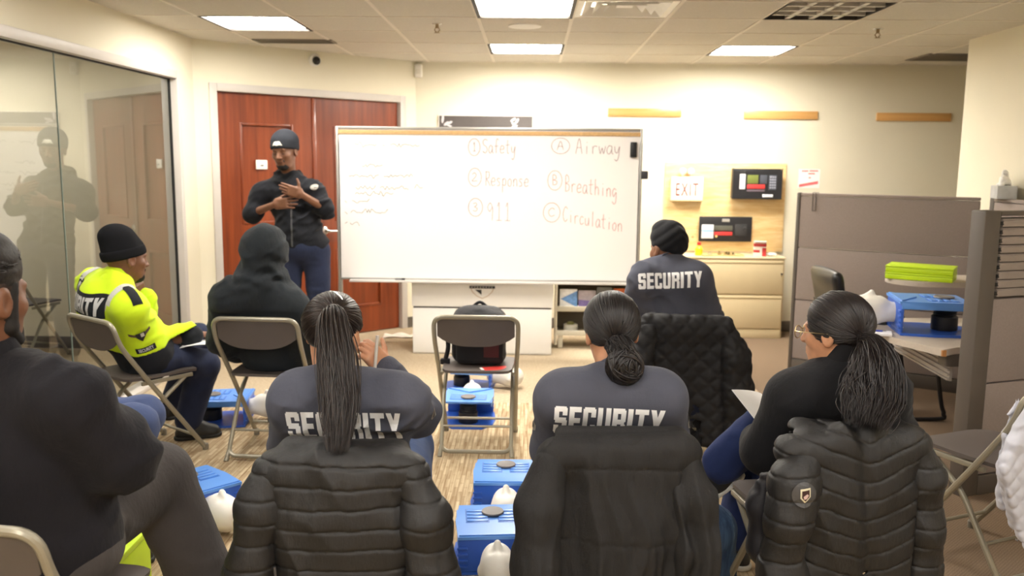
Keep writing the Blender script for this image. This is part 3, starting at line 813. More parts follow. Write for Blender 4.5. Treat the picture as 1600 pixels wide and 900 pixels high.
for sx in (-.33, .33): MB().box((sx-.02, .0, 0), (sx+.02, .04, .115), .004).build('foot', cream, t)
def brochure(x, w, h, c1, label, c2=None, kind=0):
    o = thing('brochure', label, 'brochure', (.60+x, 7.30+.02, .341), 0, 'brochures on the rack')
    m = Rx(-.18)
    MB().box((-w/2, 0, 0), (w/2, .012, h), .001, mtx=m).build('cover', mat('brochure_'+'_'.join(map(str, c1)), c1, .45, var=.15, vscale=25), o)
    if c2:
        cm = mat('brochure_'+'_'.join(map(str, c2)), c2, .45, var=.25, vscale=40)
        pr = [(-w*.46, h*.5), (w*.5, h*.92), (w*.5, h*.08)] if kind == 0 else [(-w*.5, h*.05), (w*.5, h*.05), (w*.5, h*.42), (-w*.5, h*.5)]
        MB().prism([(x, z) for x, z in pr], .001, m @ T(0, -.0002, 0) @ Rx(PI/2), 'z').build('print', cm, o)
brochure(-.265, .15, .17, (236, 236, 238), 'white and blue brochure at the left end of the rack', (106, 150, 206))
brochure(-.105, .15, .16, (170, 160, 168), 'grey and purple brochure next to the blue one on the rack', (120, 104, 160), 1)
brochure(.045, .13, .19, (112, 112, 110), 'dark grey booklet in the middle of the rack', None)
brochure(.20, .15, .18, (196, 100, 52), 'orange and white brochure at the right end of the rack', (240, 228, 214), 1)
for k, (x, l) in enumerate(((-.24, 'white tape roll on the lower rack shelf, at its left end'), (-.06, 'white tape roll on the lower rack shelf, right of the first'))):
    o = thing('tape_roll', l, 'roll', (.60+x, 7.30+.09, .1295), 0, 'rolls on the lower rack shelf')
    MB().lathe([(.034, 0), (.060, 0), (.062, .004), (.062, .062), (.058, .066), (.034, .066)], 24).build('roll_body', mat('roll_white', (236, 234, 224), .5), o)
    MB().lathe([(0, .058), (.026, .060), (.034, .07), (.024, .086), (0, .09)], 20).build('roll_top', mat('roll_olive', (150, 150, 96), .6), o)

# ------------------------------------------------------------------ filing cabinet
fm = mat('beige_enamel_steel', (212, 194, 156), .4, var=.02)
t = thing('filing_cabinet', 'wide beige lateral filing cabinet against the back wall', 'filing cabinet', (1.86, 7.85, 0))
MB().box((-.475, .012, 0), (.465, .37, .735), .003).build('body', fm, t)
MB().box((-.482, -.006, .735), (.472, .37, .752), .005).build('top', mat('beige_top', (226, 210, 176), .4), t)
for z0, z1 in ((.412, .722), (.092, .398)):
    d = MB().box((-.462, -.006, z0), (.452, .012, z1), .006).build('drawer', fm, t)
    MB().box((-.455, -.009, z1-.028), (.445, -.004, z1-.018), .002).build('pull_lip', mat('beige_shadow_lip', (168, 148, 112), .5), d)
MB().box((-.462, .0, .0), (.452, .012, .082), .003).build('plinth', fm, t)
MB().lathe([(0, 0), (.010, 0), (.010, .012), (0, .012)], 14, T(.435, -.006, .60) @ Rx(PI/2)).build('lock', chrome, t)
FT = .7525
# items on it
def on_cab(px, y=8.0): q = W(px, 392, y); return (q.x, y, FT)
x, y, z = on_cab(1092, 7.95)
t = thing('sanitizer_bottle', 'small yellow bottle with a red cap on the filing cabinet', 'bottle', (x, y, z))
MB().lathe([(0, 0), (.032, 0), (.035, .01), (.035, .065), (.016, .085), (.014, .095), (0, .095)], 20).build('bottle_body', mat('yellow_plastic', (238, 206, 40), .35), t)
MB().lathe([(0, .095), (.017, .095), (.017, .118), (.012, .124), (0, .124)], 16).build('cap', mat('red_plastic', (200, 52, 40), .4), t)
x, y, z = on_cab(1127, 7.97)
t = thing('metal_tray', 'shallow tray of small loose items on the filing cabinet', 'tray', (x, y, z))
MB().prism([(-.19, -.10), (.15, -.10), (.19, -.06), (.19, .09), (-.19, .09)], .006).build('tray_base', mat('tan_tray', (214, 186, 130), .5), t)
b = MB()
for q in ((-.19, -.104, .19, -.098), (-.19, .088, .19, .094), (-.194, -.10, -.188, .09), (.188, -.08, .194, .09)): b.box((q[0], q[1], 0), (q[2], q[3], .016), .002)
b.build('rim', mat('tan_tray', (214, 186, 130), .5), t)
rs = random.Random(9)
for k in range(9):
    px, py = rs.uniform(-.15, .13), rs.uniform(-.07, .06); c = [(170, 150, 100), (120, 108, 70), (196, 188, 160)][k % 3]
    o = thing('small_fitting', 'small metal fitting lying in the tray on the filing cabinet', 'fitting', (x+px, y+py, z+.0065), rs.uniform(0, 6), 'loose fittings in the tray')
    MB().lathe([(0, 0), (.016, 0), (.016, .012), (.008, .014), (.008, .03), (0, .03)], 10).build('fitting_body', mat('fitting_'+str(k % 3), c, .4, .5), o)
x, y, z = on_cab(1187, 7.95)
t = thing('snack_bag', 'red and white paper carton on the right of the filing cabinet', 'carton', (x, y, z), -.2)
MB().box((-.055, -.04, 0), (.055, .04, .135), .006).build('carton_body', mat('carton_white', (236, 226, 220), .6), t)
MB().box((-.0555, -.0405, .09), (.0555, .0405, .120), .002).box((-.0555, -.0405, .035), (.0, .0405, .06), .002).box((.02, -.0405, .0), (.0556, -.039, .08)).build('red_print', mat('carton_red', (190, 52, 52), .6), t)
MB().prism([(-.055, -.04), (.055, -.04), (.06, .0), (.05, .04), (-.055, .04)], .002, T(0, 0, .135)).box((-.056, -.08, .138), (.056, -.04, .140)).build('flap', mat('carton_white', (236, 226, 220), .6), t)
x, y, z = on_cab(1206, 7.93)
t = thing('crumpled_wrap', 'crumpled clear plastic wrap beside the carton', 'wrap', (x, y, z))
s = Solid(); s.ell((0, 0, .018), (.05, .035, .018)); s.disp = lambda P: vnoise(P*70)*.008
s.lo = V3((-.07, -.06, 0)); s.hi = V3((.07, .06, .05)); s.plane((0, 0, .001), (0, 0, -1), .001)
V, F = s.mesh(.005); mk('wrap_film', np_mesh('wrap_film', V, F), mat('clear_film', (232, 228, 222), .25), t)

# ------------------------------------------------------------------ plywood board with EXIT sign and alarm panels
def ply_mat():
    tt = NT('pine_plywood'); v = tt.map((2.2, 2.2, 14)); n = tt.noise(v, 2., 6, .6); kn = tt.add('ShaderNodeTexVoronoi', i_Scale=5.5); tt.link(tt.map((1, 1, 1.)), kn.inputs['Vector'])
    k = tt.ramp(kn.outputs['Distance'], [(.0, (1, 1, 1, 1)), (.10, (0, 0, 0, 1))])
    c = tt.ramp(n, [(.3, rgb(226, 186, 124)), (.5, rgb(238, 204, 146)), (.7, rgb(246, 220, 170))])
    tt.link(tt.mix(k, c, rgb(170, 112, 58)), tt.b.inputs['Base Color']); tt.set(Roughness=.6); return tt.m
t = tag(MB().box((1.262, YB-.0185, .77), (2.394, YB-.0005, 1.60), .002).build('backing_board', ply_mat()), 'pine plywood board mounted on the back wall above the filing cabinet', 'board')
YP = YB-.0185
a, c = W(1050, 276, YP-.07), W(1098, 315, YP-.07)
t = thing('exit_sign', 'white EXIT sign box with red letters on the plywood board', 'exit sign', ((a.x+c.x)/2, YP, (a.z+c.z)/2))
w, h = (c.x-a.x)/2, (a.z-c.z)/2
MB().box((-w, -.07, -h), (w, 0, h), .006).build('housing', mat('exit_white', (244, 238, 226), .4), t)
MB().box((-w, -.071, -h), (w, 0, -h+.012), .003).build('lower_lip', mat('exit_tan', (214, 184, 128), .5), t)
mx = frame_mtx(Vector((-.005, -.0708, -.01)), (1, 0, 0), (0, 0, 1))
flat_text('exit_lettering', 'EXIT', .17, mat('exit_red', (118, 44, 22), .5), mx, t, squash=.52, space=1.25, depth=.002)
for sx in (-.045, .03):
    MB().tube([(sx, -.03, h), (sx, -.035, h+.03)], .008, 8).lathe([(0, -.02), (.028, -.02), (.034, .012), (.03, .02), (0, .022)], 18, T(sx, -.045, h+.05) @ Rx(PI/2)).build('lamp_head', mat('lamp_head_grey', (206, 200, 194), .35), t)
blk = mat('black_enclosure', (34, 34, 37), .45, var=.05); dgrey = mat('panel_slate', (74, 78, 88), .5); redled = mat('red_led_window', (206, 62, 62), .4)
lcd = mat('lcd_olive', (116, 126, 64), .3); lcd2 = mat('lcd_grey', (92, 92, 84), .3)
def alarm(px0, py0, px1, py1, depth, label, kind):
    a, c = W(px0, py0, YP-depth), W(px1, py1, YP-depth); w, h = (c.x-a.x)/2, (a.z-c.z)/2
    t = thing('mounted_alarm_panel', label, 'alarm panel', ((a.x+c.x)/2, YP, (a.z+c.z)/2), 0, 'alarm panels on the plywood board')
    MB().box((-w*.96, -depth+.012, -h*.95), (w*.96, 0, h*.95), .004).build('case', blk, t)
    y = -depth
    if kind == 0:
        MB().prism([(-w, -h*.98), (w, -h*.98), (w, h), (w*.93, h*.80), (-w*.5, h*.80), (-w*.55, h*.72), (-w*.7, h*.72), (-w*.75, h*.80), (-w*.93, h*.80), (-w, h)], .012, T(0, y+.012, 0) @ Rx(PI/2), 'z').build('cover', blk, t)
        def pl(n, x0, z0, x1, z1, m): MB().box((x0*w, y-.004, z0*h), (x1*w, y+.001, z1*h), .001).build(n, m, t)
        pl('label_strip', -.72, -.35, -.50, .6, mat('white_label', (232, 234, 240), .5)); pl('screen', -.42, .0, .02, .55, lcd)
        pl('led_row', -.42, -.32, .30, -.05, redled); pl('keypad', .10, .0, .38, .55, dgrey); pl('keypad', .45, -.40, .76, .55, dgrey)
        pl('name_badge', .22, -.85, .64, -.68, mat('white_label', (232, 234, 240), .5)); pl('button_row', -.42, -.5, .3, -.38, mat('panel_mauve', (110, 96, 106), .5))
        b = MB()
        for i in range(3):
            for j in range(5): b.box((w*(.49+.09*i), y-.007, h*(-.30+.17*j)), (w*(.55+.09*i), y-.003, h*(-.20+.17*j)))
        b.build('keys', mat('key_grey', (158, 160, 172), .5), t)
    else:
        MB().box((-w, y, -h), (w, y+.014, h), .006).build('cover', blk, t)
        def pl(n, x0, z0, x1, z1, m): MB().box((x0*w, y-.004, z0*h), (x1*w, y+.001, z1*h), .001).build(n, m, t)
        pl('name_badge', -.14, .58, .14, .82, mat('badge_silver', (170, 168, 162), .4)); s = MB().box((-.90*w, y-.004, -.75*h), (-.45*w, y+.001, .35*h), .004).build('paper_label', mat('white_label', (232, 234, 240), .5), t)
        MB().box((-.89*w, y-.0045, -.22*h), (-.46*w, y-.0035, -.08*h)).build('blue_band', mat('pale_blue', (130, 186, 224), .5), s)
        pl('screen', -.42, -.12, .26, .28, lcd2); pl('led_row', -.42, -.50, .26, -.22, redled); pl('keypad', .36, -.52, .80, .40, mat('panel_dark', (52, 52, 54), .5))
        MB().lathe([(0, 0), (.017, 0), (.014, .01), (0, .011)], 18, T(.72*w, y-.003, .06*h) @ Rx(PI/2)).build('knob', mat('panel_dark', (52, 52, 54), .5), t)
        MB().lathe([(0, 0), (.012, 0), (.011, .004), (0, .004)], 14, T(-.34*w, y-.003, -.58*h) @ Rx(PI/2)).build('seal', mat('seal_yellow', (222, 186, 120), .5), t)
alarm(1146, 262, 1221, 312, .11, 'black alarm panel with olive screen, higher of the two on the plywood', 0)
alarm(1093, 338, 1174, 378, .05, 'black alarm panel with white paper label, lower of the two on the plywood', 1)
a, c = W(1248, 264, YB), W(1280, 294, YB)
t = thing('wall_notice', 'white paper notice with a red band on the wall beside the plywood', 'notice', ((a.x+c.x)/2, YB, (a.z+c.z)/2))
w, h = (c.x-a.x)/2, (a.z-c.z)/2
MB().box((-w, -.003, -h), (w, 0, h)).build('sheet', mat('notice_white', (246, 240, 236), .6), t)
b = MB(); b.prism([(-w*.9, -h*.92), (w*.85, -h*.55), (w*.85, -h*.25), (-w*.9, -h*.62)], .001, T(0, -.003, 0) @ Rx(PI/2), 'z')
for k, (x0, x1, z) in enumerate(((-.7, -.1, .72), (0, .8, .74), (-.1, .5, .45), (-.05, .15, .02))): b.box((x0*w, -.004, z*h), (x1*w, -.003, (z+.14)*h))
b.build('red_print', mat('notice_red', (216, 110, 112), .6), t)

# ------------------------------------------------------------------ cubicle
pan = mat('taupe_panel_fabric', (146, 133, 127), .9, var=.05, vscale=120, bump=.4, bscale=700)
post = mat('dark_taupe_trim', (92, 84, 77), .5, var=.03)
PH = 1.375
def panel(p0, p1, label, seams, rails=None, post0=True, post1=True, th=.075, pw=.075, topm=None):
    p0, p1 = Vector((*p0, 0)), Vector((*p1, 0)); d = (p1-p0); L = d.length
    t = thing('partition_panel', label, 'partition', p0, math.atan2(d.y, d.x), 'cubicle partition panels')
    a, c = (pw if post0 else 0), L-(pw if post1 else 0)
    zs = [.10]+seams+[PH-.022]
    for z0, z1 in zip(zs, zs[1:]):
        if rails and z0 >= rails: continue
        MB().box((a, -th/2, z0+.003), (c, th/2, z1-.003), .006).build('fabric_tile', pan, t)
    if rails:
        n = 9; MB().box((a, -th/2+.02, rails), (c, th/2-.02, PH-.03)).build('rail_core', post, t); rm = mat('taupe_rail', (158, 146, 138), .5)
        for k in range(n):
            z0 = rails+.01+k*(PH-.04-rails)/n
            MB().prism([(-th/2-.002, 0), (th/2, 0), (th/2, .036), (-th/2+.004, .036), (-th/2-.006, .028)], c-a-.012, T(a+.012, 0, z0) @ Matrix(((0, 0, 1, 0), (1, 0, 0, 0), (0, 1, 0, 0), (0, 0, 0, 1)))).build('rail', rm, t)
        b = MB()
        for k in range(n): b.box((a-.002, -th/2-.004, rails+.018+k*(PH-.04-rails)/n), (a+.016, -th/2+.02, rails+.034+k*(PH-.04-rails)/n))
        b.build('rail_clips', gasket, t)
    MB().box((a, -th/2-.004, 0), (c, th/2+.004, .098), .004).build('base_raceway', post, t)
    MB().box((a, -th/2-.003, PH-.022), (c, th/2+.003, PH), .005).build('top_cap', topm or post, t)
    if post0: MB().box((0, -th/2-.004, 0), (pw, th/2+.004, PH+.004), .008).build('end_post', post, t)
    if post1: MB().box((L-pw, -th/2-.004, 0), (L, th/2+.004, PH+.004), .008).build('end_post', post, t)
    return t
PA = ((2.03, 6.62), (3.07, 5.97)); PB = ((2.075, 4.045), (3.19, 4.47))
panel(*PA, 'long taupe cubicle panel behind the office chair', [.562, .964], pw=.028, th=.055, post1=False, topm=pan)
panel(*PB, 'taupe cubicle panel with a stack of horizontal rails above it', [.555, .965], rails=.965, pw=.10)
panel((3.135, 4.56), (3.135, 5.90), 'taupe cubicle panel along the right wall under the tissue box', [.562, .964], pw=.05, topm=pan)
e = thing('panel_clip', 'thin grey wire hook over the top of the long cubicle panel', 'hook', (2.03+.11*1.0, 6.62-.11*.625, 0), math.atan2(-.65, 1.04))
b = MB()
for sx in (-.012, .012): b.tube([(sx, .033, PH-.05), (sx, .033, PH+.006), (sx, -.034, PH+.006), (sx, -.034, PH-.13)], .003, 6)
b.tube([(-.012, -.034, PH-.13), (.012, -.034, PH-.13)], .003, 6); b.build('wire', mat('hook_grey', (110, 102, 96), .5), e)
e = thing('tissue_box', 'grey tissue box with a tissue sticking out, on a cubicle panel', 'tissue box', (3.128, 5.80, PH+.0005), 1.25)
b = MB(); b.box((-.12, -.058, 0), (.12, .058, .085), .003).build('carton', mat('tissue_carton', (186, 186, 186), .6, var=.12, vscale=14), e)
s = Solid(); s.cone((0, 0, .08), (.01, .0, .17), .045, .012, .02); s.cone((.02, 0, .08), (.06, .01, .14), .03, .01, .02); s.disp = lambda P: vnoise(P*55)*.012
s.plane((0, 0, .0855), (0, 0, -1), .001); V, F = s.mesh(.005); mk('tissue', np_mesh('tissue', V, F), mat('tissue_white', (232, 230, 226), .9), e)
# worktop
DZ = .69
dk = mat('pale_taupe_laminate', (186, 174, 160), .45, var=.05, vscale=120)
t = thing('worktop', 'pale taupe desk top just behind the cubicle post', 'desk', (2.3, 4.6, 0))
poly = [(2.03, 4.175), (1.845, 4.62), (1.84, 4.95), (2.00, 5.06), (2.62, 5.10), (2.90, 4.85), (2.95, 4.56), (2.12, 4.235)]
o = MB().prism([(x-2.3, y-4.6) for x, y in poly], .034, T(0, 0, DZ-.034)).build('desk_top', dk, t)
MB().box((-.275, -.428, DZ-.033), (-.255, -.415, DZ-.003)).build('worn_corner', mat('bare_chipboard', (178, 122, 70), .8), t)
rib = mat('ribbed_panel_paint', (176, 168, 160), .45)
d0, d1 = Vector((2.150, 4.31, 0)), Vector((2.185, 5.06, 0)); dd = (d1-d0).normalized()
m = Matrix((dd, Vector((-dd.y, dd.x, 0)), Vector((0, 0, 1)))).transposed().to_4x4(); m.translation = d0-Vector((2.3, 4.6, 0)); L = (d1-d0).length
b = MB(); b.box((0, 0, .50), (L, .014, DZ-.034), mtx=m)
for k in range(6): b.box((0, -.002+.0, .502+k*.025), (L, .026, .512+k*.025), .003, mtx=m)
b.build('ribbed_panel', rib, t)
b = MB(); b.box((2.56-2.3, 4.9-4.6, 0), (2.80-2.3, 4.94-4.6, DZ-.034), .004).build('desk_leg', post, t)
MB().box((-.22, -.36, DZ-.10), (-.14, -.27, DZ-.034), .004).build('bracket', post, t)
# raised shelf with the lime boxes
SZ = .885
t = thing('raised_shelf', 'pale grey rounded counter shelf at the back of the cubicle', 'shelf', (2.7, 5.40, 0))
pts = [(.36, -.17), (.36, .20), (-.25, .22)]+[(-.25+.20*math.cos(a), .02+.20*math.sin(a)) for a in [PI/2+k*PI/10 for k in range(11)]]+[(-.1, -.18)]
MB().prism(pts, .03, T(0, 0, SZ-.03)).build('shelf_top', dk, t)
MB().box((.05, -.02, 0), (.34, .02, SZ-.03), .004).build('support_panel', post, t)
lime = mat('lime_green_plastic', (190, 222, 20), .45, var=.02)
c = W(1437, 453, 5.38)
for k, l in enumerate(('lime green slim box, lower of the two on the raised shelf', 'lime green slim box, upper of the two on the raised shelf')):
    e = thing('lime_box', l, 'box', (c.x+.015*k*0, 5.38, SZ+.001+k*.043), -.55, 'lime boxes on the raised shelf')
    MB().box((-.19, -.11, 0), (.19, .11, .030), .004).build('box_base', lime, e); MB().box((-.192, -.112, .030), (.192, .112, .042), .004).build('lid', lime, e)
# desk things
def on_desk(px, py): return WZ(px, py, DZ)
p = on_desk(1360, 502)
e = thing('desk_phone', 'black desk telephone at the back of the cubicle desk', 'telephone', p+Vector((.0, .0, .001)), -.5)
MB().prism([(-.09, 0), (.09, 0), (.09, .055), (-.09, .02)], .19, T(0, .095, 0) @ Rx(PI/2), 'z').build('phone_base', blk, e)
MB().tube(bez([(-.07, -.075, .05), (-.03, -.075, .062), (.03, -.075, .075), (.075, -.075, .08)], 10), [.018]+[.012]*9+[.018], 10).build('handset', mat('handset_black', (24, 24, 26), .3), e)
b = MB()
for i in range(4):
    for j in range(3): b.box((-.04+.03*i, -.02+.03*j, .035+.006*i), (-.02+.03*i, 0+.03*j, .044+.006*i), .001)
b.build('phone_keys', dgrey, e)
p = on_desk(1406, 516)
e = thing('small_bottle_cap', 'tiny white plastic cap on the desk beside the phone', 'cap', p+Vector((0, 0, .0005)))
MB().lathe([(0, 0), (.016, 0), (.018, .004), (.016, .02), (0, .022)], 16).build('cap_body', wht, e)
p = on_desk(1371, 522)
e = tag(MB().box((-.07, -.05, 0), (.07, .05, .012), .001, mtx=T(p.x, p.y, DZ+.0005) @ Rz(-.35)).build('note_pad', mat('note_paper', (238, 236, 238), .7)), 'white note pad at the front edge of the cubicle desk', 'note pad')
e = thing('pen', 'blue pen lying on the white note pad', 'pen', (p.x-.01, p.y+.005, DZ+.018), -.25)
MB().tube([(-.05, 0, 0), (.035, 0, 0)], .0048, 8).build('barrel', mat('blue_pen', (40, 62, 170), .4), e); MB().tube([(.035, 0, 0), (.055, 0, 0)], [.0045, .001], 8).build('tip', chrome, e)
# cantilever office chair
t = thing('office_chair', 'black cantilever office chair inside the cubicle', 'office chair', (2.22, 5.55, 0))
leather = mat('black_leather', (26, 25, 26), .32, bump=.15, bscale=150)
b = MB()
s = .27
sled = [(.30, -s, .44), (.36, -s, .12), (.38, -s, .05), (.33, -s, .014), (-.2, -s, .014), (-.28, -s, .014), (-.30, -s+.04, .014), (-.30, s-.04, .014), (-.28, s, .014), (-.2, s, .014), (.33, s, .014), (.38, s, .05), (.36, s, .12), (.30, s, .44)]
b.tube(bez(sled, 80), .013, 10); b.tube([(.30, -s, .44), (-.16, -s, .43), (-.235, -s, .5), (-.28, -s, .70)], .013, 10).tube([(.30, s, .44), (-.16, s, .43), (-.235, s, .5), (-.28, s, .70)], .013, 10)
b.build('frame', mat('black_tube', (24, 24, 25), .35), t)
so = Solid(); so.box((.03, 0, .455), (.26, .245, .045), rnd=.04); so.ell((.03, 0, .49), (.22, .2, .025), k=.03); solid_obj('seat', so, .012, leather, t)
so = Solid(); R_ = [Vector((math.cos(.2), 0, math.sin(.2))), Vector((0, 1, 0)), Vector((-math.sin(.2), 0, math.cos(.2)))]
so.box((-.27, 0, .70), (.035, .235, .23), R_, rnd=.035); so.ell((-.30, 0, .86), (.04, .2, .06), R_, k=.04); solid_obj('backrest', so, .012, leather, t)
for sy in (-1, 1):
    so = Solid(); so.chain([(-.26, sy*.28, .60), (-.20, sy*.285, .655), (.05, sy*.29, .655), (.13, sy*.285, .62)], [.02, .026, .026, .018], .02); solid_obj('armrest', so, .01, leather, t)

# ------------------------------------------------------------------ CPR training manikins
blu = mat('manikin_blue_plastic', (44, 92, 190), .35, var=.04); blt = mat('manikin_top_blue', (92, 146, 222), .3, var=.05, vscale=4)
bel = mat('bellows_black', (26, 26, 27), .5); mhead = mat('manikin_white', (232, 228, 220), .4, var=.02); dsc = mat('grey_disc', (112, 106, 104), .45, bump=.3, bscale=40)
def manikin(label, loc, rz):
    t = thing('training_manikin', label, 'manikin', loc, rz, 'CPR training manikins')
    out = [(-.15, .17), (-.165, .02), (-.15, -.10), (-.09, -.175), (.09, -.175), (.15, -.10), (.165, .02), (.15, .17)]
    MB().prism(out, .012).build('base_plate', blu, t)
    b = MB(); b.box((-.145, .158, .012), (.145, .172, .150), .006)
    for sx in (-1, 1):
        for k in range(4): b.box((sx*.128-.02, .172, .03+k*.025), (sx*.128+.02, .178, .040+k*.025), .002)
    b.build('end_wall', blu, t)
    top = [(-.145, .178), (-.152, .02), (-.135, -.135), (.135, -.135), (.152, .02), (.145, .178)]
    b = MB(); b.prism(top, .012, T(0, 0, .146))
    b.prism([(-.14, .17), (0, .075), (.14, .17)], .006, T(0, 0, .1575))
    for sx in (-1, 1): b.box((sx*.143-.004, -.11, .122), (sx*.143+.004, .17, .150), .003)
    tp = b.build('chest_plate', blt, t)
    b = MB()
    for sx in (-1, 1):
        x0 = sx*.064
        b.box((x0-.047, -.09, .1578), (x0+.047, .045, .1590), .0005)
    b.build('rib_recess', mat('manikin_recess', (60, 112, 196), .4), tp); b = MB()
    for sx in (-1, 1):
        for k in range(4): b.box((sx*.064-.042, -.082+k*.032, .1585), (sx*.064+.042, -.060+k*.032, .1625), .002)
    b.build('rib_bars', blt, tp)
    MB().lathe([(0, 0), (.044, 0), (.046, .003), (.044, .008), (.03, .0065), (0, .006)], 32, T(0, -.045, .1620)).build('press_disc', dsc, tp)
    pr = [(0, .012), (.056, .012), (.058, .018), (.058, .075), (.052, .08)]
    for k in range(5): pr += [(.048, .083+k*.012), (.053, .088+k*.012)]
    pr += [(.045, .147), (0, .147)]
    MB().lathe(pr, 28, T(0, -.055, 0)).build('piston', bel, t)
    MB().lathe([(0, 0), (.034, 0), (.036, .006), (.028, .016), (0, .018)], 24, T(0, .158, .09) @ Rx(PI/2)).build('neck_joint', mhead, t)
    s = Solid(); s.cone((0, .172, .085), (0, .235, .085), .048, .045, .02); s.ell((0, .30, .088), (.068, .088, .076), k=.04); s.ell((0, .25, .120), (.045, .05, .04), k=.03); s.cone((0, .298, .160), (0, .276, .176), .010, .014, .015)
    for sx in (-1, 1): s.ell((sx*.028, .31, .165), (.016, .012, .012), k=.012, op='s'); s.ell((sx*.066, .30, .08), (.010, .024, .018), k=.01)
    s.ell((0, .248, .161), (.018, .006, .008), k=.006, op='s')
    hd = solid_obj('head', s, .006, mhead, t); return t
def hand_mark(t):
    MB().lathe([(0, 0), (.007, 0), (.006, .004), (0, .005)], 12, T(0, .25, .158)).build('nose_plug', mat('tan_plug', (196, 150, 70), .5), t)
m0 = manikin('blue manikin on the carpet behind the hi-vis jacket wearer, head to the right', (-1.875, 5.06, 0), -PI/2+.12)
def another(label, loc, rz, rx=0):
    o = copy_tree(m0); o['label'] = label; o.location = loc; o.rotation_euler = (rx, 0, rz); return o
another('blue manikin under the empty folding chair, head pointing away', (-.365, 5.13, 0), .0)
another('blue manikin beyond the empty chair, only its base and white head in view', (-.42, 5.95, 0), -PI/2-.1)
another('blue manikin behind the frontmost one, between the two front jackets', (-.10, 3.86, 0), PI+.03)
another('frontmost blue manikin on the carpet between the two front jackets', (-.135, 3.30, 0), PI+.10)
another('blue manikin on the carpet right of the grey trousers knee, at left', (-1.50, 3.66, 0), -PI/2-.75)
mk_ = another('blue manikin lying on the cubicle desk, head to the left', (2.19, 4.66, DZ+.0005), PI/2-.18); mk_.scale = (1.15,)*3
# ================================================================== folding chairs
tub = mat('taupe_chair_tube', (150, 144, 128), .35, .35, var=.04); tub2 = mat('chair_plate', (84, 76, 72), .5, var=.05)
def rounded(pts, r, n=5):
    """polyline with rounded corners"""
    P = [Vector(p) for p in pts]; o = [P[0]]
    for a, b, c in zip(P, P[1:], P[2:]):
        u = (a-b).normalized(); v = (c-b).normalized(); q = min(r, (a-b).length*.45, (c-b).length*.45)
        for k in range(n+1):
            t = k/n; o.append((1-t)**2*(b+u*q)+2*t*(1-t)*b+t*t*(b+v*q))
    return o+[P[-1]]
def folding_chair(label, loc, rz):
    t = thing('folding_chair', label, 'chair', loc, rz, 'metal folding chairs')
    fr = [(-.205, .225, .012), (-.212, -.10, .46), (-.222, -.235, .65), (-.222, -.275, .775), (.222, -.275, .775), (.222, -.235, .65), (.212, -.10, .46), (.205, .225, .012)]
    b = MB().tube(rounded(fr, .07, 6), .0125, 10); b.tube([(-.207, .16, .10), (.207, .16, .10)], .008, 8)
    b.build('front_frame', tub, t)
    rr = [(-.19, .13, .43), (-.19, -.03, .31), (-.19, -.215, .025), (.19, -.215, .025), (.19, -.03, .31), (.19, .13, .43)]
    b = MB().tube(rounded(rr, .05, 6), .0115, 10); b.tube([(-.19, -.14, .145), (.19, -.14, .145)], .007, 8)
    for sx in (-1, 1): b.tube([(sx*.19, -.20, .05), (sx*.196, -.233, .0)], [.0115, .0135], 10)
    b.build('rear_frame', tub, t)
    for sx in (-1, 1):
        MB().lathe([(0, 0), (.016, 0), (.0165, .03), (.0125, .035), (0, .035)], 12, T(sx*.205, .226, 0)).build('foot_cap', mat('foot_rubber', (120, 112, 98), .6), t)
    # seat pan
    def seat(u, v):
        x = (u-.5)*2; y = (v-.5)*2; w = .198-.012*max(0, -y); 
        k = 1-.5*max(0, abs(x)-.72)**2*6*(1 if abs(y) > .6 else 0)
        ex = 1-.10*max(0, abs(y)-.7)**2*9; ey = 1-.10*max(0, abs(x)-.7)**2*9
        return (x*w*ex, .015+y*.205*ey, .452-.010*(1-x*x)*(1-y*y)-.014*max(0, y-.6)**2*4)
    s = MB().grid(seat, 14, 14, th=-.014).build('seat', tub2, t)
    for sx in (-1, 1): MB().box((sx*.196-.008, -.12, .425), (sx*.196+.008, .17, .445), .003).build('seat_hinge', tub, s)
    def back(u, v):
        x = (u-.5)*2; zt = .766-.02*max(0, abs(x)-.8)**2*20; zb = .612+.055*abs(x)**3
        z = zb+(zt-zb)*v; return (x*.205, -.268+.028*(z-.612)/.16*-1+.012*x*x+.018+.0*v, z)
    MB().grid(back, 16, 8, th=.010).build('backrest', tub2, t)
    return t
ch0 = folding_chair('empty folding chair facing the whiteboard, with a backpack on its seat', (-.28, 4.70, 0), 0)
def chair(label, loc, rz):
    o = copy_tree(ch0); o['label'] = label; o.location = loc; o.rotation_euler = (0, 0, rz); return o
C2 = chair('folding chair under the person in the black hood', (-1.385, 4.56, 0), -.06)
C3 = chair('folding chair under the person in the lime hi-vis jacket', (-2.07, 4.46, 0), -.62)
C4 = chair('folding chair at the lower left corner, under the person in dark clothes', (-1.24, 2.03, 0), -.12)
C5 = chair('folding chair under the left of the two puffer jackets', (-.495, 2.50, 0), -.02)
C6 = chair('folding chair under the plain black zip jacket', (.250, 2.63, 0), .03)
C7 = chair('folding chair under the puffer jacket with a round sleeve badge', (.945, 2.78, 0), .16)
C8 = chair('folding chair under the diamond quilted jacket', (.80, 4.56, 0), -.05)
C9 = chair('empty folding chair by the cubicle wall, hung with a white quilted jacket', (1.87, 3.37, 0), .42)
chair('empty folding chair behind the glass partition', (-3.99, 6.60, 0), -.2)
C10 = chair('folding chair at the left edge, under the person with the blue knee', (-2.06, 3.12, 0), -1.1)

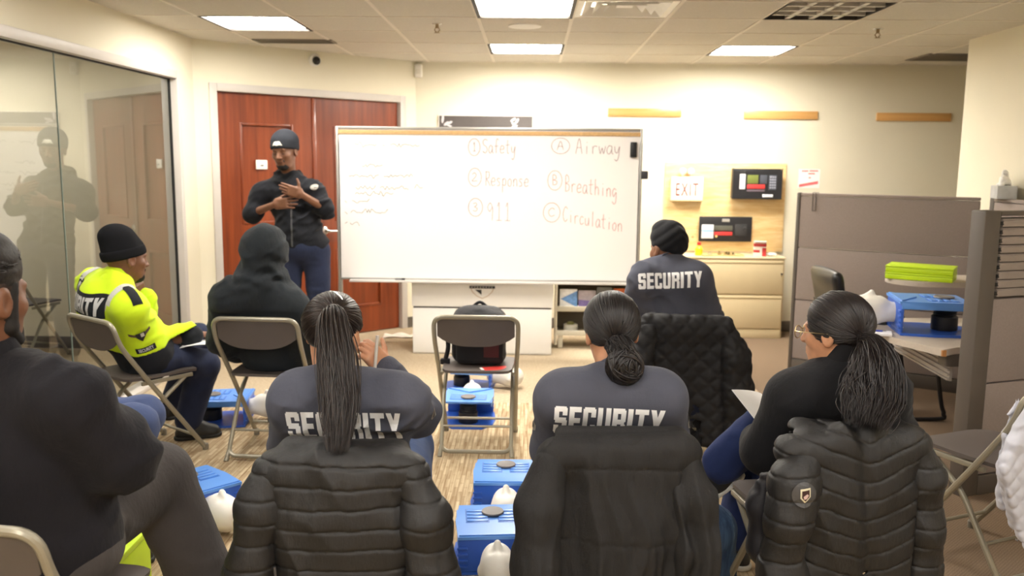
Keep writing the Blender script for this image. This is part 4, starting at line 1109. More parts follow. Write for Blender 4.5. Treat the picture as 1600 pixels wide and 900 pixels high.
# ------------------------------------------------------------------ backpack and booklet on the empty chair
bag_m = cloth_mat('black_nylon', (30, 29, 32), rough=.6, sheen=.1, fold=.3)
t = thing('backpack', 'black backpack on the empty folding chair', 'backpack', (-.28, 4.76, .452))
s = Solid(); s.box((0, .0, .155), (.155, .085, .15), rnd=.06); s.ell((0, .02, .27), (.13, .07, .06), k=.05); s.disp = lambda P: vnoise(P*11)*.010+vnoise(P*[16, 16, 40])*.004
s.plane((0, 0, .004), (0, 0, -1), .01); solid_obj('bag_body', s, .008, bag_m, t)
s = Solid(); s.box((.01, -.088, .115), (.135, .03, .095), rnd=.028); s.disp = lambda P: vnoise(P*14)*.008; s.plane((0, 0, .008), (0, 0, -1), .01)
pk = solid_obj('front_pocket', s, .008, bag_m, t)
b = MB().tube(bez([(-.11, -.118, .185), (-.02, -.126, .178), (.06, -.124, .192), (.135, -.105, .222)], 20), .0045, 6); b.build('zip', mat('zip_dark', (60, 58, 60), .4), pk)
MB().lathe([(0, 0), (.006, 0), (.005, .004), (0, .004)], 10, T(-.075, -.122, .16) @ Rx(PI/2)).build('zip_pull', chrome, pk)
b = MB()
for sx in (-1,): b.tube(bez([(sx*.14, .0, .27), (sx*.178, -.03, .20), (sx*.172, -.05, .10), (sx*.19, -.06, .02)], 16), .013, 8)
b.tube(bez([(-.05, .03, .31), (0, .03, .345), (.05, .03, .31)], 12), .009, 8).box((-.215, -.075, .005), (-.16, -.045, .04), .008); b.build('strap', bag_m, t)
MB().box((.03, -.122, .06), (.115, -.114, .15), .004).build('maroon_patch', mat('maroon_cloth', (70, 26, 30), .7), pk)
e = thing('booklet', 'red and white booklet lying on the seat beside the backpack', 'booklet', (-.185, 4.585, .453), .28)
MB().box((-.075, -.052, 0), (.075, .052, .009), .001).build('pages', mat('booklet_white', (232, 226, 222), .6), e); MB().box((-.06, -.04, .009), (.074, .051, .0105)).build('cover', mat('booklet_red', (196, 56, 50), .45), e)
# paper scrap on the floor, lime box under the man
p = WZ(622, 527, 0); e = thing('paper_scrap', 'crumpled white paper lying on the floor by the door', 'paper', p)
MB().grid(lambda u, v: (-.13+.26*u, -.06+.12*v+.03*math.sin(u*3), .006+.022*abs(math.sin(u*5+v*2))*(.4+v*.6)), 16, 8, th=.002).build('sheet', mat('scrap_paper', (226, 218, 206), .8), e)
t = thing('lime_box', 'lime green box on the floor under the chair at the lower left', 'box', (-1.535, 2.82, 0), .03)
MB().box((-.14, -.19, 0), (.14, .19, .20), .012).build('box_base', lime, t); MB().box((-.145, -.195, .20), (.145, .195, .225), .006).build('lid', lime, t)
# ================================================================== people
def lerp(a, b, t): return Vector(a)+(Vector(b)-Vector(a))*t
class HF:
    """head frame: x right, y forward, z up"""
    def __init__(s, c, yaw=0, pitch=0, roll=0, k=1.):
        s.c = Vector(c); s.k = k
        R = Matrix.Rotation(yaw, 3, 'Z') @ Matrix.Rotation(-pitch, 3, 'X') @ Matrix.Rotation(roll, 3, 'Y')
        s.R = R; s.ax = [R @ Vector(v) for v in ((1, 0, 0), (0, 1, 0), (0, 0, 1))]
        s.m = Matrix.Translation(s.c) @ R.to_4x4() @ Matrix.Scale(k, 4)
    def p(s, x, y, z): return s.c + s.R @ (Vector((x, y, z))*s.k)
    def d(s, x, y, z): return s.R @ Vector((x, y, z))
    def ell(s, S, c, r, k=.02, op='u'): S.ell(s.p(*c), [q*s.k for q in r], s.ax, k*s.k if op == 'u' else k, op)
    def cone(s, S, a, b, ra, rb, k=.015, op='u'): S.cone(s.p(*a), s.p(*b), ra*s.k, rb*s.k, k, op)
def head_ops(S, H):
    H.ell(S, (0, -.014, .036), (.076, .097, .086), .03)
    H.ell(S, (0, .026, -.030), (.061, .066, .076), .035)
    H.ell(S, (0, .048, -.082), (.038, .038, .028), .03)
    for x in (-1, 1): H.ell(S, (x*.040, .058, -.016), (.022, .022, .020), .02)
    H.cone(S, (-.034, .080, .026), (.034, .080, .026), .011, .011, .018)
    for x in (-1, 1): H.ell(S, (x*.031, .098, .008), (.018, .016, .013), .014, 's')
    for x in (-1, 1): H.ell(S, (x*.031, .075, .007), (.0145, .0125, .0125), .004)
    H.cone(S, (0, .086, .016), (0, .106, -.024), .0075, .0125, .012)
    for x in (-1, 1): H.ell(S, (x*.0115, .097, -.027), (.009, .010, .008), .007)
    H.cone(S, (-.017, .086, -.052), (.017, .086, -.052), .0075, .0075, .008)
    H.cone(S, (-.015, .085, -.064), (.015, .085, -.064), .008, .008, .006)
    H.ell(S, (0, .097, -.0575), (.022, .010, .0018), .004, 's')
    for x in (-1, 1):
        H.ell(S, (x*.078, -.006, -.002), (.010, .021, .033), .008)
        H.ell(S, (x*.087, -.002, .0), (.007, .011, .019), .006, 's')
def hand_ops(S, wr, d, n, t, curl=(.5, .5, .5, .5), k=1., thumb=(.6, .75, .25), spread=.0):
    """d: finger direction, n: the way the palm faces, t: thumb side"""
    d = Vector(d).normalized(); n = Vector(n); n = (n-d*n.dot(d)).normalized(); t = Vector(t); t = (t-d*t.dot(d)-n*t.dot(n)).normalized(); wr = Vector(wr)
    S.box(wr+d*.046*k, (.040*k, .050*k, .0145*k), [t, d, n], .0135*k, .022)
    S.ell(wr+d*.03*k+t*.024*k+n*.008*k, (.018*k, .032*k, .015*k), [t, d, n], .012)
    for i, (L, lat, base) in enumerate(((.070, .030, .088), (.078, .0105, .092), (.073, -.0095, .089), (.057, -.0285, .080))):
        p = wr+(d*base+t*lat)*k; a = curl[i]*.55; dd = d+t*spread*(1.5-i)
        for j, (f, r0, r1) in enumerate(((.45, .0092, .0088), (.31, .0088, .0080), (.24, .0080, .0068))):
            q = p+(dd.normalized()*math.cos(a)+n*math.sin(a))*L*f*k
            S.cone(p, q, r0*k, r1*k, .004 if j == 0 else .002); p = q; a += curl[i]*(.95, .8, 0)[j]
    p = wr+(d*.022+t*.030+n*.006)*k; u = (d*thumb[0]+t*thumb[1]+n*thumb[2]).normalized()
    q = p+u*.040*k; S.cone(p, q, .0125*k, .0100*k, .008); u2 = (u+d*.35+n*.15).normalized(); S.cone(q, q+u2*.032*k, .0100*k, .0078*k, .003)
def folds(a=.005, f=10., z=2.4, seed=0):
    def fn(P):
        w = vnoise(P*(f*.6), seed+5)[:, None]*.05
        q = P+w
        r = 1-np.abs(vnoise(q*np.array([f*.9, f*.9, f*z], f32), seed))*2.6
        q2 = np.stack([P[:, 0]*.8+P[:, 2]*.6, P[:, 1], P[:, 2]*.8-P[:, 0]*.6], 1)+w*.6
        r2 = 1-np.abs(vnoise((q2*np.array([f*1.3, f*1.3, f*3.4], f32)).astype(f32), seed+3))*2.4
        gate = np.clip(vnoise(P*f*.45, seed+7)*1.6+.45, 0, 1)
        return a*((r*.75+r2*.55)*gate*1.25-.35+vnoise(P*f*.6, seed+9)*.7)
    return fn
SKIN_D = (116, 76, 54); SKIN_B = (126, 84, 60); SKIN_M = (190, 138, 106)
def skin(name, c):
    if name in _mats: return _mats[name]
    t = NT(name); v = t.map(); col = rgb(*c)
    t.link(t.ramp(t.noise(v, 30, 4), [(.3, tuple(x*.88 for x in col[:3])+(1,)), (.7, tuple(min(1, x*1.1) for x in col[:3])+(1,))]), t.b.inputs['Base Color'])
    t.set(Roughness=.5); t.b.inputs['Subsurface Weight'].default_value = .08; t.b.inputs['Subsurface Radius'].default_value = (.012, .005, .003); t.b.inputs['Subsurface Scale'].default_value = .5
    t.bump(t.noise(v, 260, 3), .12, .002); _mats[name] = t.m; return t.m
class Person:
    def __init__(s, label, J, H, base, w=1., d=1.):
        s.J = {k: Vector(v) for k, v in J.items()}; s.H = H; s.w = w; s.d = d
        s.root = thing_w('person', label, 'person', base); s.seat = None
        J = s.J; s.rv = (J['shR']-J['shL']).normalized(); s.up = (J['nk']-J['pel']).normalized()
        s.up = (s.up-s.rv*s.up.dot(s.rv)).normalized(); s.fw = s.up.cross(s.rv); s.ax = [s.rv, s.fw, s.up]
        if 'che' not in J: J['che'] = lerp(J['pel'], J['nk'], .66)
        if 'bel' not in J: J['bel'] = lerp(J['pel'], J['nk'], .30)
    def contact(s, S):
        """flattens the figure where the chair carries it"""
        if s.seat is None: return
        m = Matrix.Translation(s.seat.location) @ Rz(s.seat.rotation_euler.z); q = m.to_3x3()
        R = [q @ Vector(v) for v in ((1, 0, 0), (0, 1, 0), (0, 0, 1))]
        S.box(m @ Vector((0, .01, .37)), (.215, .225, .088), R, .02, .012, 's')
        R = [q @ Vector(v) for v in ((1, 0, 0), (0, math.cos(.2), math.sin(.2)), (0, -math.sin(.2), math.cos(.2)))]
        S.box(m @ Vector((0, -.275, .66)), (.24, .052, .14), R, .02, .02, 's')
    def torso(s, S, g, pelvis=True):
        J, w, d = s.J, s.w, s.d
        S.ell(J['che']-s.fw*.005, (.158*w+g, .105*d+g, .185+g), s.ax, .05)
        S.ell(J['bel'], (.150*w+g, .108*d+g, .17+g), s.ax, .06)
        S.ell(J['pel']+s.up*.02, (.170*w+g, .125*d+g, .13+g), s.ax, .06)
        S.cone(J['shL'], J['shR'], .062+g, .062+g, .06)
        for q in ('shL', 'shR'): S.cone(J['nk']-s.up*.01, lerp(J['nk'], J[q], .75)+s.up*.012, .050+g, .045+g, .05)
    def arm(s, S, side, g, end=.96, r=(.058, .047, .036), cuff=0.):
        a, b, c = s.J['sh'+side], s.J['el'+side], s.J['wr'+side]
        S.cone(a, b, r[0]+g, r[1]+g, .05); e = lerp(b, c, end); S.cone(b, e, r[1]+g, r[1]+(r[2]-r[1])*end+g+cuff, .025)
    def legs(s, S, g, end=1., r=(.088, .066, .050)):
        for q in 'LR':
            a, b, c = s.J['hip'+q], s.J['kn'+q], s.J['an'+q]
            S.cone(a, b, r[0]+g, r[1]+g, .04); S.cone(b, lerp(b, c, end), r[1]+g, r[1]+(r[2]-r[1])*end+g, .03)
    def body(s, m, h=.006, hands={}, neck=.054):
        S = Solid(); s.torso(S, -.022); 
        for q in 'LR': s.arm(S, q, -.012, 1., (.052, .045, .034))
        s.legs(S, -.022)
        H = s.H; S.cone(s.J['nk']-s.up*.02, H.p(0, -.022, -.05), neck+.004, neck, .03)
        head_ops(S, H)
        for q in 'LR':
            if 'wr'+q in s.J:
                o = hands.get(q) or dict(d=(s.J['wr'+q]-s.J['el'+q]), n=-s.up, t=s.rv*(-1 if q == 'R' else 1)+s.fw*.2)
                hand_ops(S, s.J['wr'+q], **o)
            f = s.J.get('toe'+q)
            an = s.J['an'+q]; fd = s.footdir(q); S.cone(an, an+fd*.13-Vector((0, 0, .05)), .035, .025, .02)
        s.contact(S); o = solid_obj('body', S, h, m, s.root); return o
    def footdir(s, q):
        if 'toe'+q in s.J: return Vector(s.J['toe'+q]).normalized()
        f = s.J['kn'+q]-s.J['hip'+q]; f.z = 0
        return f.normalized() if f.length > .1 else s.fw
    def shoes(s, m, sole, flat=True):
        for q in 'LR':
            an = s.J['an'+q]; fd = s.footdir(q); z = Vector((0, 0, 1)); S = Solid()
            up = z if abs(fd.z) < .2 else (z-fd*fd.z).normalized()
            S.cone(an-up*.005, an-up*.045+fd*.02, .047, .048, .02); S.cone(an-up*.055-fd*.03, an-up*.06+fd*.14, .040, .038, .03); S.cone(an-up*.0+fd*.03, an-up*.055+fd*.12, .042, .034, .03)
            S.plane(an-up*.078, -up, .006); S.plane(an+up*.035, up, .006)
            sh = solid_obj('shoe', S, .008, m, s.root)
            S = Solid(); S.cone(an-up*.075-fd*.03, an-up*.075+fd*.142, .046, .044, .02); S.plane(an-up*.088, -up, .004); S.plane(an-up*.066, up, .004); solid_obj('sole', S, .006, sole, sh)
    def shirt(s, name, m, g=.012, h=.008, ends=(.95, .95), collar=0., disp=None, hem=None, r=(.060, .050, .042), extra=None, low=None):
        S = Solid(); s.torso(S, g)
        for q, e in zip('LR', ends): s.arm(S, q, g, e, r)
        if extra: extra(S)
        S.disp = disp or folds()
        if low is not None: S.plane(s.J['pel']+s.up*low, -s.up, .01)
        s.contact(S)
        o = solid_obj(name, S, h, m, s.root); s.top = o
        if collar: s.collar(collar, m, o)
        return o
    def collar(s, hgt, m, par, r=.066, gap=.5):
        nk = s.J['nk']; ax = (s.H.p(0, -.022, -.06)-nk).normalized(); x = (s.rv-ax*s.rv.dot(ax)).normalized(); y = ax.cross(x)
        def fn(u, v):
            a = PI/2+gap*.5+(2*PI-gap)*u; rr = r*s.w**.5*(1+.16*(1-v))+.003*math.sin(a*3)
            return nk+x*rr*math.cos(a)+y*(rr*1.02*math.sin(a)+.004)+ax*(-.028+(hgt+.028)*v-.012*v*math.sin(a)+.014*(1-abs(math.cos(a)))*v)
        MB().grid(fn, 40, 5, th=.007).build('collar', m, par)
    def trousers(s, m, g=.010, h=.009, end=.92, disp=None, r=(.092, .072, .062), name='trousers'):
        S = Solid(); J = s.J
        S.ell(J['pel']+s.up*.0, (.172*s.w+g, .128*s.d+g, .12+g), s.ax, .05)
        s.legs(S, g, end, r); S.disp = disp or folds(.005, 9); s.contact(S)
        return solid_obj(name, S, h, m, s.root)
def beanie(P, m, h=.006, cuff=True, tall=.0, slouch=(0, 0, 0)):
    H = P.H; S = Solid(); H.ell(S, (0, -.014, .046), (.087, .108, .095), .02); H.ell(S, (slouch[0], -.03+slouch[1], .085+tall+slouch[2]), (.074, .085, .062), .05)
    S.disp = lambda Q: vnoise(Q*22, 3)*.0025
    S.plane(H.p(0, 0, .022), H.d(0, .25, -1), .004)
    o = solid_obj('beanie', S, h, m, P.root)
    if cuff:
        S = Solid(); H.ell(S, (0, -.014, .040), (.0925, .1135, .098), .02); S.plane(H.p(0, 0, .016), H.d(0, .25, -1), .008); S.plane(H.p(0, 0, .070), H.d(0, -.25, 1), .008)
        c = solid_obj('cuff', S, h, m, o); return o, c
    return o, o

navyblk = cloth_mat('black_fleece', (25, 26, 31)); knit = mat('black_knit', (24, 24, 27), .95, bump=.9, bscale=330, spec=.15, bdist=.003)
navy = cloth_mat('navy_trouser_cloth', (38, 44, 66)); charc = cloth_mat('charcoal_trouser_cloth', (70, 66, 65), fold=.5); grey_sh = cloth_mat('slate_grey_shirt', (76, 78, 90), fold=.25, var=.05)
shoe_b = mat('black_shoe_leather', (30, 29, 29), .5, bump=.2); sole_b = mat('black_sole', (24, 23, 22), .7); whiteprint = mat('white_print', (240, 240, 242), .6, var=0)

# ------------------------------------------------------------------ 1 the presenter
Y0 = 6.4
J = dict(pel=W(474, 388, Y0), nk=W(450, 276, Y0+.03), shR=W(410, 303, Y0), shL=W(489, 301, Y0), elR=W(394, 334, Y0-.05), elL=W(509, 327, Y0-.05), wrR=W(430, 319, Y0-.21), wrL=W(470, 303, Y0-.23))
hz = J['pel'].z-.03
for q, x in (('L', .10), ('R', -.10)):
    J['hip'+q] = J['pel']+Vector((x, 0, -.04)); J['kn'+q] = Vector((J['pel'].x+x*1.15, Y0-.03, .50)); J['an'+q] = Vector((J['pel'].x+x*1.2, Y0+.02, .088)); J['toe'+q] = (x*2, -1, 0)
H = HF(W(445, 238, Y0-.03), PI-.20, .16, .05, 1.08)
P = Person('person in black hoodie and beanie standing before the door, hands on chest', J, H, (J['pel'].x, Y0, 0), 1.06, 1.05)
sk1 = skin('dark_skin_warm', SKIN_D)
hands = dict(L=dict(d=W(432, 291, Y0-.25)-J['wrL'], n=(0, 1, 0), t=(0.1, 0, 1), curl=(.25, .25, .3, .3), thumb=(.35, .95, .0)),
             R=dict(d=W(464, 316, Y0-.23)-J['wrR'], n=(0, 1, 0), t=(0, 0, 1), curl=(.2, .2, .25, .3), spread=.12, thumb=(.8, .5, .2)))
P.body(sk1, .0045, hands)
def hood_roll(S):
    J = P.J
    for sx in (-1, 1): S.chain([J['nk']+P.rv*sx*.035+P.fw*.085-P.up*.05, J['nk']+P.rv*sx*.078+P.fw*.045-P.up*.015, J['nk']+P.rv*sx*.068-P.fw*.05+P.up*.012, J['nk']-P.fw*.085+P.up*.0], [.018, .024, .030, .042], .03)
P.shirt('hoodie', navyblk, .016, .007, (.10, .10), extra=hood_roll, r=(.064, .054, .047), low=-.07, disp=folds(.009, 8, 2., 1))
b = MB(); zp = bez([P.J['nk']+P.fw*.12-P.up*.09, P.J['che']+P.fw*.125, P.J['bel']+P.fw*.13, P.J['pel']+P.fw*.14-P.up*.03], 24)
mz = frame_mtx(lerp(P.J['nk'], P.J['pel'], .52)+P.fw*.3, -P.rv, P.up)
zm = poly_mesh([(-.006, -.24), (.006, -.24), (.006, .19), (-.006, .19)])
mk('zip', wrap_mesh(zm, mz, [P.top], .002, .02), mat('zip_silver', (84, 84, 86), .4, .6), P.top)
c = poly_mesh([(.026*math.cos(a*PI/8), .022*math.sin(a*PI/8)) for a in range(16)])
mk('chest_badge', wrap_mesh(c, frame_mtx(W(476, 294, Y0-.35), (1, 0, 0), (0, 0, 1)), [P.top], .003, .012), mat('badge_grey', (150, 146, 138), .6), P.top)
P.trousers(navy, .012, .010); P.shoes(shoe_b, sole_b)
o, c = beanie(P, mat('charcoal_knit', (44, 46, 52), .95, bump=.8, bscale=330, spec=.15, bdist=.003), .005, True)
lg = poly_mesh([(-.040, -.012), (-.02, -.006), (0, -.010), (.02, -.006), (.040, -.012), (.024, .012), (.012, .022), (-.012, .022), (-.024, .012)])
mk('beanie_logo', wrap_mesh(lg, frame_mtx(H.p(0, .25, .052), H.d(-1, 0, 0), H.d(0, .1, 1)), [c], .002, .008), mat('logo_silver', (206, 202, 190), .5), c)
def beard(P, m, full=True, h=.004, g=.003):
    H = P.H; S = Solid(); H.ell(S, (0, .048, -.084), (.041+g, .041+g, .030+g), .02)
    if full:
        for x in (-1, 1): H.cone(S, (x*.056, .005, -.035), (x*.034, .045, -.08), .012, .016, .015)
    H.cone(S, (-.022, .082, -.047), (.022, .082, -.047), .0075, .0075, .006)
    H.cone(S, (-.024, .080, -.047), (-.028, .07, -.08), .006, .008, .008); H.cone(S, (.024, .080, -.047), (.028, .07, -.08), .006, .008, .008)
    H.ell(S, (0, .094, -.058), (.017, .012, .009), .004, 's')
    S.disp = lambda Q: vnoise(Q*160, 4)*.002; return solid_obj('beard', S, h, m, P.root)
hairb = mat('black_hair_stubble', (24, 20, 19), .8, bump=.5, bscale=400)
beard(P, hairb, False)
def face_bits(P, iris=(30, 20, 16)):
    H = P.H
    for x in (-1, 1):
        b = MB().tube([H.p(x*.014, .0885, .026), H.p(x*.030, .0875, .031), H.p(x*.046, .076, .025)], [.003, .0042, .002], 6); b.build('eyebrow', hairb, P.root)
        MB().tube([H.p(x*.019, .0872, .001), H.p(x*.031, .0888, -.002), H.p(x*.043, .084, .001)], [.001, .0022, .001], 6).build('eyelashes', hairb, P.root)
    MB().tube([H.p(-.017, .0915, -.0585), H.p(0, .0945, -.0575), H.p(.017, .0915, -.0585)], [.0012, .002, .0012], 6).build('lip_line', mat('lip_dark', (84, 44, 40), .5), P.root)
face_bits(P)

# ------------------------------------------------------------------ 2 the hi-vis jacket wearer
lime_c = cloth_mat('lime_hivis_cloth', (208, 238, 40), rough=.75, sheen=.1, fold=.2, var=.04)
refl = mat('silver_reflective_tape', (196, 196, 188), .4, var=.05); band_m = cloth_mat('black_band', (30, 32, 36))
J = dict(pel=(-2.06, 4.50, .52), nk=W(182, 438, 4.42), che=W(166, 492, 4.44), shR=W(204, 484, 4.30), shL=W(147, 446, 4.60), elR=W(228, 543, 4.44), wrR=W(302, 524, 4.62), elL=W(225, 510, 4.80), wrL=W(222, 467, 4.66))
J.update(hipR=(-2.0, 4.47, .52), hipL=(-2.16, 4.60, .52), knR=W(318, 570, 4.72), anR=(-1.94, 4.70, .088), knL=(-1.98, 5.02, .52), anL=(-2.19, 5.10, .088), toeR=(.75, .35, 0), toeL=(.5, .8, 0))
H = HF(W(197, 407, 4.46), -.72, .06, -.05, 1.04)
P = Person('seated person in lime hi-vis jacket and black beanie, hand at chin', J, H, (-2.06, 4.5, 0), 1.0, 1.0); HV = P; P.seat = C3
hands = dict(L=dict(d=W(212, 434, 4.62)-J['wrL'], n=(-.9, .2, .2), t=(-.3, -.3, .8), curl=(.8, .8, .9, 1.)), R=dict(d=W(322, 521, 4.72)-J['wrR'], n=(0, 0, -1), t=(-.3, .9, 0), curl=(.5, .5, .6, .6)))
P.body(sk1, .005, hands)
P.shirt('hivis_jacket', lime_c, .022, .007, (.93, .93), collar=.05, r=(.064, .060, .056), low=.10, disp=folds(.006, 9, 1.6, 4))
jk = P.top
S = Solid(); P.torso(S, .020); S.disp = folds(.006, 9, 1.6, 4); S.plane(P.J['pel']+P.up*.105, P.up, .006); S.plane(P.J['pel']-P.up*.10, -P.up, .01); solid_obj('jacket_skirt', S, .008, cloth_mat('black_jacket_cloth', (28, 29, 34)), jk)
for q, e0, e1 in (('R', .93, 1.0), ('L', .93, 1.0)):
    S = Solid(); a, c = P.J['el'+q], P.J['wr'+q]; S.cone(lerp(a, c, e0-.02), lerp(a, c, e1), .058, .054, .01); solid_obj('sleeve_cuff', S, .007, band_m, jk)
def patch(name, poly, mtx, m, tgt, parent, lift=.003, cell=.014): return mk(name, wrap_mesh(poly_mesh(poly), mtx, tgt, lift, cell), m, parent)
def rect(w, h): return [(-w/2, -h/2), (w/2, -h/2), (w/2, h/2), (-w/2, h/2)]
# band with SECURITY across the upper back, seen from behind
bk = P.J['che']-P.fw*.4+P.up*.115-P.rv*.02
mB = frame_mtx(bk, P.rv, P.up)
patch('back_band', rect(.37, .115), mB, band_m, [jk], jk, .003)
wrap_block('back_lettering', 'SECURITY', .33, .085, mat('reflective_letter', (196, 196, 196), .4), mB, [jk], jk, .006)
wv = W(150, 435, 4.5); 
patch('shoulder_tape', rect(.045, .20), frame_mtx(P.J['shR']+P.up*.3-P.rv*.045-P.fw*.03, P.rv, P.fw), refl, [jk], jk, .003)
patch('shoulder_tape', rect(.045, .20), frame_mtx(P.J['shL']+P.up*.3+P.rv*.045-P.fw*.03, P.rv, P.fw), refl, [jk], jk, .003)
ez = Vector((.35, -.5, .8)).normalized(); ey = (-P.rv-ez*(-P.rv).dot(ez)).normalized()
patch('epaulette', [(-.026, -.07), (.026, -.07), (.026, .05), (.016, .07), (-.016, .07), (-.026, .05)], frame_mtx(P.J['shR']+ez*.25-P.rv*.02+P.fw*.01, ey.cross(ez), ey), band_m, [jk], jk, .004, .01)
def arm_frame(q, t, view):
    a, b = P.J['sh'+q], P.J['el'+q]; y = (a-b).normalized(); z = Vector(view); z = (z-y*z.dot(y)).normalized(); x = y.cross(z)
    m = Matrix((x, y, z)).transposed().to_4x4(); m.translation = lerp(a, b, t)+z*.25; return m
vw = (.45, -1, .2)
mA = arm_frame('R', .42, vw)
patch('sleeve_wings', [(-.055, .008), (0, -.012), (.055, .008), (.055, .024), (0, .006), (-.055, .024)], mA, mat('badge_brown', (92, 78, 66), .6), [jk], jk, .004, .01)
patch('sleeve_shield', [(-.024, .02), (.024, .02), (.024, -.004), (0, -.032), (-.024, -.004)], mA, mat('emblem_black', (36, 36, 38), .5), [jk], jk, .006, .01)
patch('shield_quarter', [(0, .016), (.018, .016), (.018, -.004), (0, -.004)], mA, mat('logo_silver', (206, 202, 190), .5), [jk], jk, .008, .01)
mA = arm_frame('R', .72, vw)
patch('sleeve_tab', rect(.10, .026), mA, band_m, [jk], jk, .004, .01); wrap_text('sleeve_lettering', 'SECURITY', .022, mat('reflective_letter', (196, 196, 196), .4), mA, [jk], jk, .006, .01, sx=.78, bold=.0006)
S = Solid(); a, b = P.J['shR'], P.J['elR']; P.arm(S, 'R', .026, .90, (.066, .060, .050)); S.disp = folds(.006, 9, 1.6, 4)
ud = (b-a).normalized(); fd_ = (P.J['wrR']-b).normalized(); S.plane(b+fd_*.085, fd_, .004); S.plane(b+fd_*.04, -fd_, .004); solid_obj('arm_tape', S, .006, refl, jk)
P.trousers(navy, .014, .009, .93); P.shoes(shoe_b, sole_b); beanie(P, knit, .006, True, .02, (0, -.02, .02)); beard(P, hairb, False)
e = thing('paper_sheet', 'white sheet on the lap of the hi-vis jacket wearer', 'paper', W(300, 541, 4.60))
MB().grid(lambda u, v: (-.13+.26*u, -.06+.12*v, .018*math.sin(u*3)), 10, 5, th=.003, mtx=Rz(.35) @ Ry(-.1)).build('sheet', mat('white_paper', (236, 236, 236), .7), e)

# ------------------------------------------------------------------ 3 the hooded person
J = dict(pel=(-1.38, 4.58, .52), nk=W(410, 438, 4.42), shL=W(360, 468, 4.38), shR=W(454, 484, 4.40), elL=W(350, 530, 4.50), elR=W(478, 540, 4.50), wrL=W(390, 560, 4.75), wrR=W(450, 562, 4.75))
J.update(hipL=(-1.47, 4.64, .52), hipR=(-1.29, 4.64, .52), knL=(-1.36, 5.03, .52), knR=(-1.15, 5.02, .52), anL=(-1.25, 5.02, .088), anR=(-1.08, 5.0, .088))
H = HF(W(415, 398, 4.46), -.30, .10, .06, 1.06)
P = Person('seated person seen from behind with a black hood up', J, H, (-1.38, 4.58, 0), 1.08, 1.05); P.seat = C2
P.body(skin('brown_skin', SKIN_B), .007)
hoodm = cloth_mat('black_hoodie_cloth', (36, 40, 44), fold=.35)
def hood_up(S):
    for q in ('shL', 'shR'): S.cone(P.J['nk']-P.up*.03-P.fw*.02, P.J[q], .10, .080, .06)
    H.ell(S, (0, -.012, .040), (.104, .128, .112), .03); H.ell(S, (0, -.02, -.04), (.100, .112, .12), .05); H.cone(S, (0, -.03, -.09), (0, -.04, -.17), .085, .10, .05)
def hood_disp(Q):
    zz = Q[:, 2]; near = np.exp(-((zz-P.J['nk'].z-.05)/.07)**2)
    return folds(.006, 9, 1.8, 7)(Q)+near*.008*np.sin((Q[:, 2]*70+Q[:, 0]*38+vnoise(Q*12)*3))
P.shirt('hooded_sweatshirt', hoodm, .020, .007, (.95, .95), extra=hood_up, r=(.080, .068, .054), low=-.10, disp=hood_disp)
P.trousers(cloth_mat('black_trouser_cloth', (30, 31, 34)), .012, .010); P.shoes(shoe_b, sole_b)

# ------------------------------------------------------------------ 4 the person at the lower left
J = dict(pel=(-1.30, 2.10, .56), nk=W(-20, 580, 2.0), shR=W(108, 628, 1.98), shL=W(-190, 618, 2.02), elR=W(180, 712, 2.08), elL=W(-215, 760, 2.15), wrR=W(90, 730, 2.34), wrL=W(-60, 745, 2.36), che=W(-5, 700, 2.03))
J.update(hipR=(-1.26, 2.16, .55), hipL=(-1.44, 2.16, .55), knR=W(246, 746, 2.56), knL=(-1.78, 2.60, .56), anR=(-.955, 2.54, .088), anL=(-1.86, 2.58, .088), toeR=(.4, 1, 0))
H = HF(W(-34, 470, 2.0), -.30, .02, 0, 1.12)
P = Person('big seated person in dark shirt and charcoal trousers at the left edge, arms folded', J, H, (-1.30, 2.1, 0), 1.32, 1.4); LM = P; P.seat = C4
sk4 = skin('brown_skin_tan', (116, 76, 54))
P.body(sk4, .005, {}, .064)
P.shirt('shirt', cloth_mat('black_work_shirt', (28, 27, 32), fold=.4), .020, .007, (.95, .95), collar=.075, r=(.078, .074, .058), disp=folds(.012, 6, 1.9, 11), low=-.13)
P.trousers(charc, .018, .008, .93, disp=folds(.009, 8, 1.6, 13), r=(.105, .092, .082)); P.shoes(shoe_b, sole_b)
hair4 = mat('black_wavy_hair', (24, 21, 21), .5, bump=.6, bscale=120)
S = Solid(); H.ell(S, (0, -.012, .055), (.0800, .1005, .089), .02); H.ell(S, (0, .005, .100), (.066, .078, .042), .05)
def wv_(Q):
    q = (Q-np.array(H.c, f32))@np.array([list(a) for a in H.ax], f32).T
    return .002*np.sin(q[:, 0]*80+q[:, 2]*120+vnoise(Q*18)*5)*np.clip((q[:, 2])*14, .1, 1)
S.disp = wv_; S.plane(H.p(0, .03, .030), H.d(0, .25, -1), .01); S.plane(H.p(0, .066, .05), H.d(0, 1, .25), .012)
hr = solid_obj('hair', S, .005, hair4, P.root)
S = Solid(); H.ell(S, (0, -.016, .03), (.0795, .1000, .088), .02); S.plane(H.p(0, -.07, -.06), H.d(0, .40, -1), .01); S.plane(H.p(0, .058, .0), H.d(0, 1, 0), .01)
for x in (-1, 1): H.ell(S, (x*.08, -.004, -.01), (.02, .026, .040), .008, 's')
solid_obj('hair_fade', S, .005, mat('cropped_hair', (52, 38, 32), .9, bump=.5, bscale=500), hr)
beard(P, hairb, True, .005, .006)
rg = np.random.default_rng(21); paths, rads = [], []
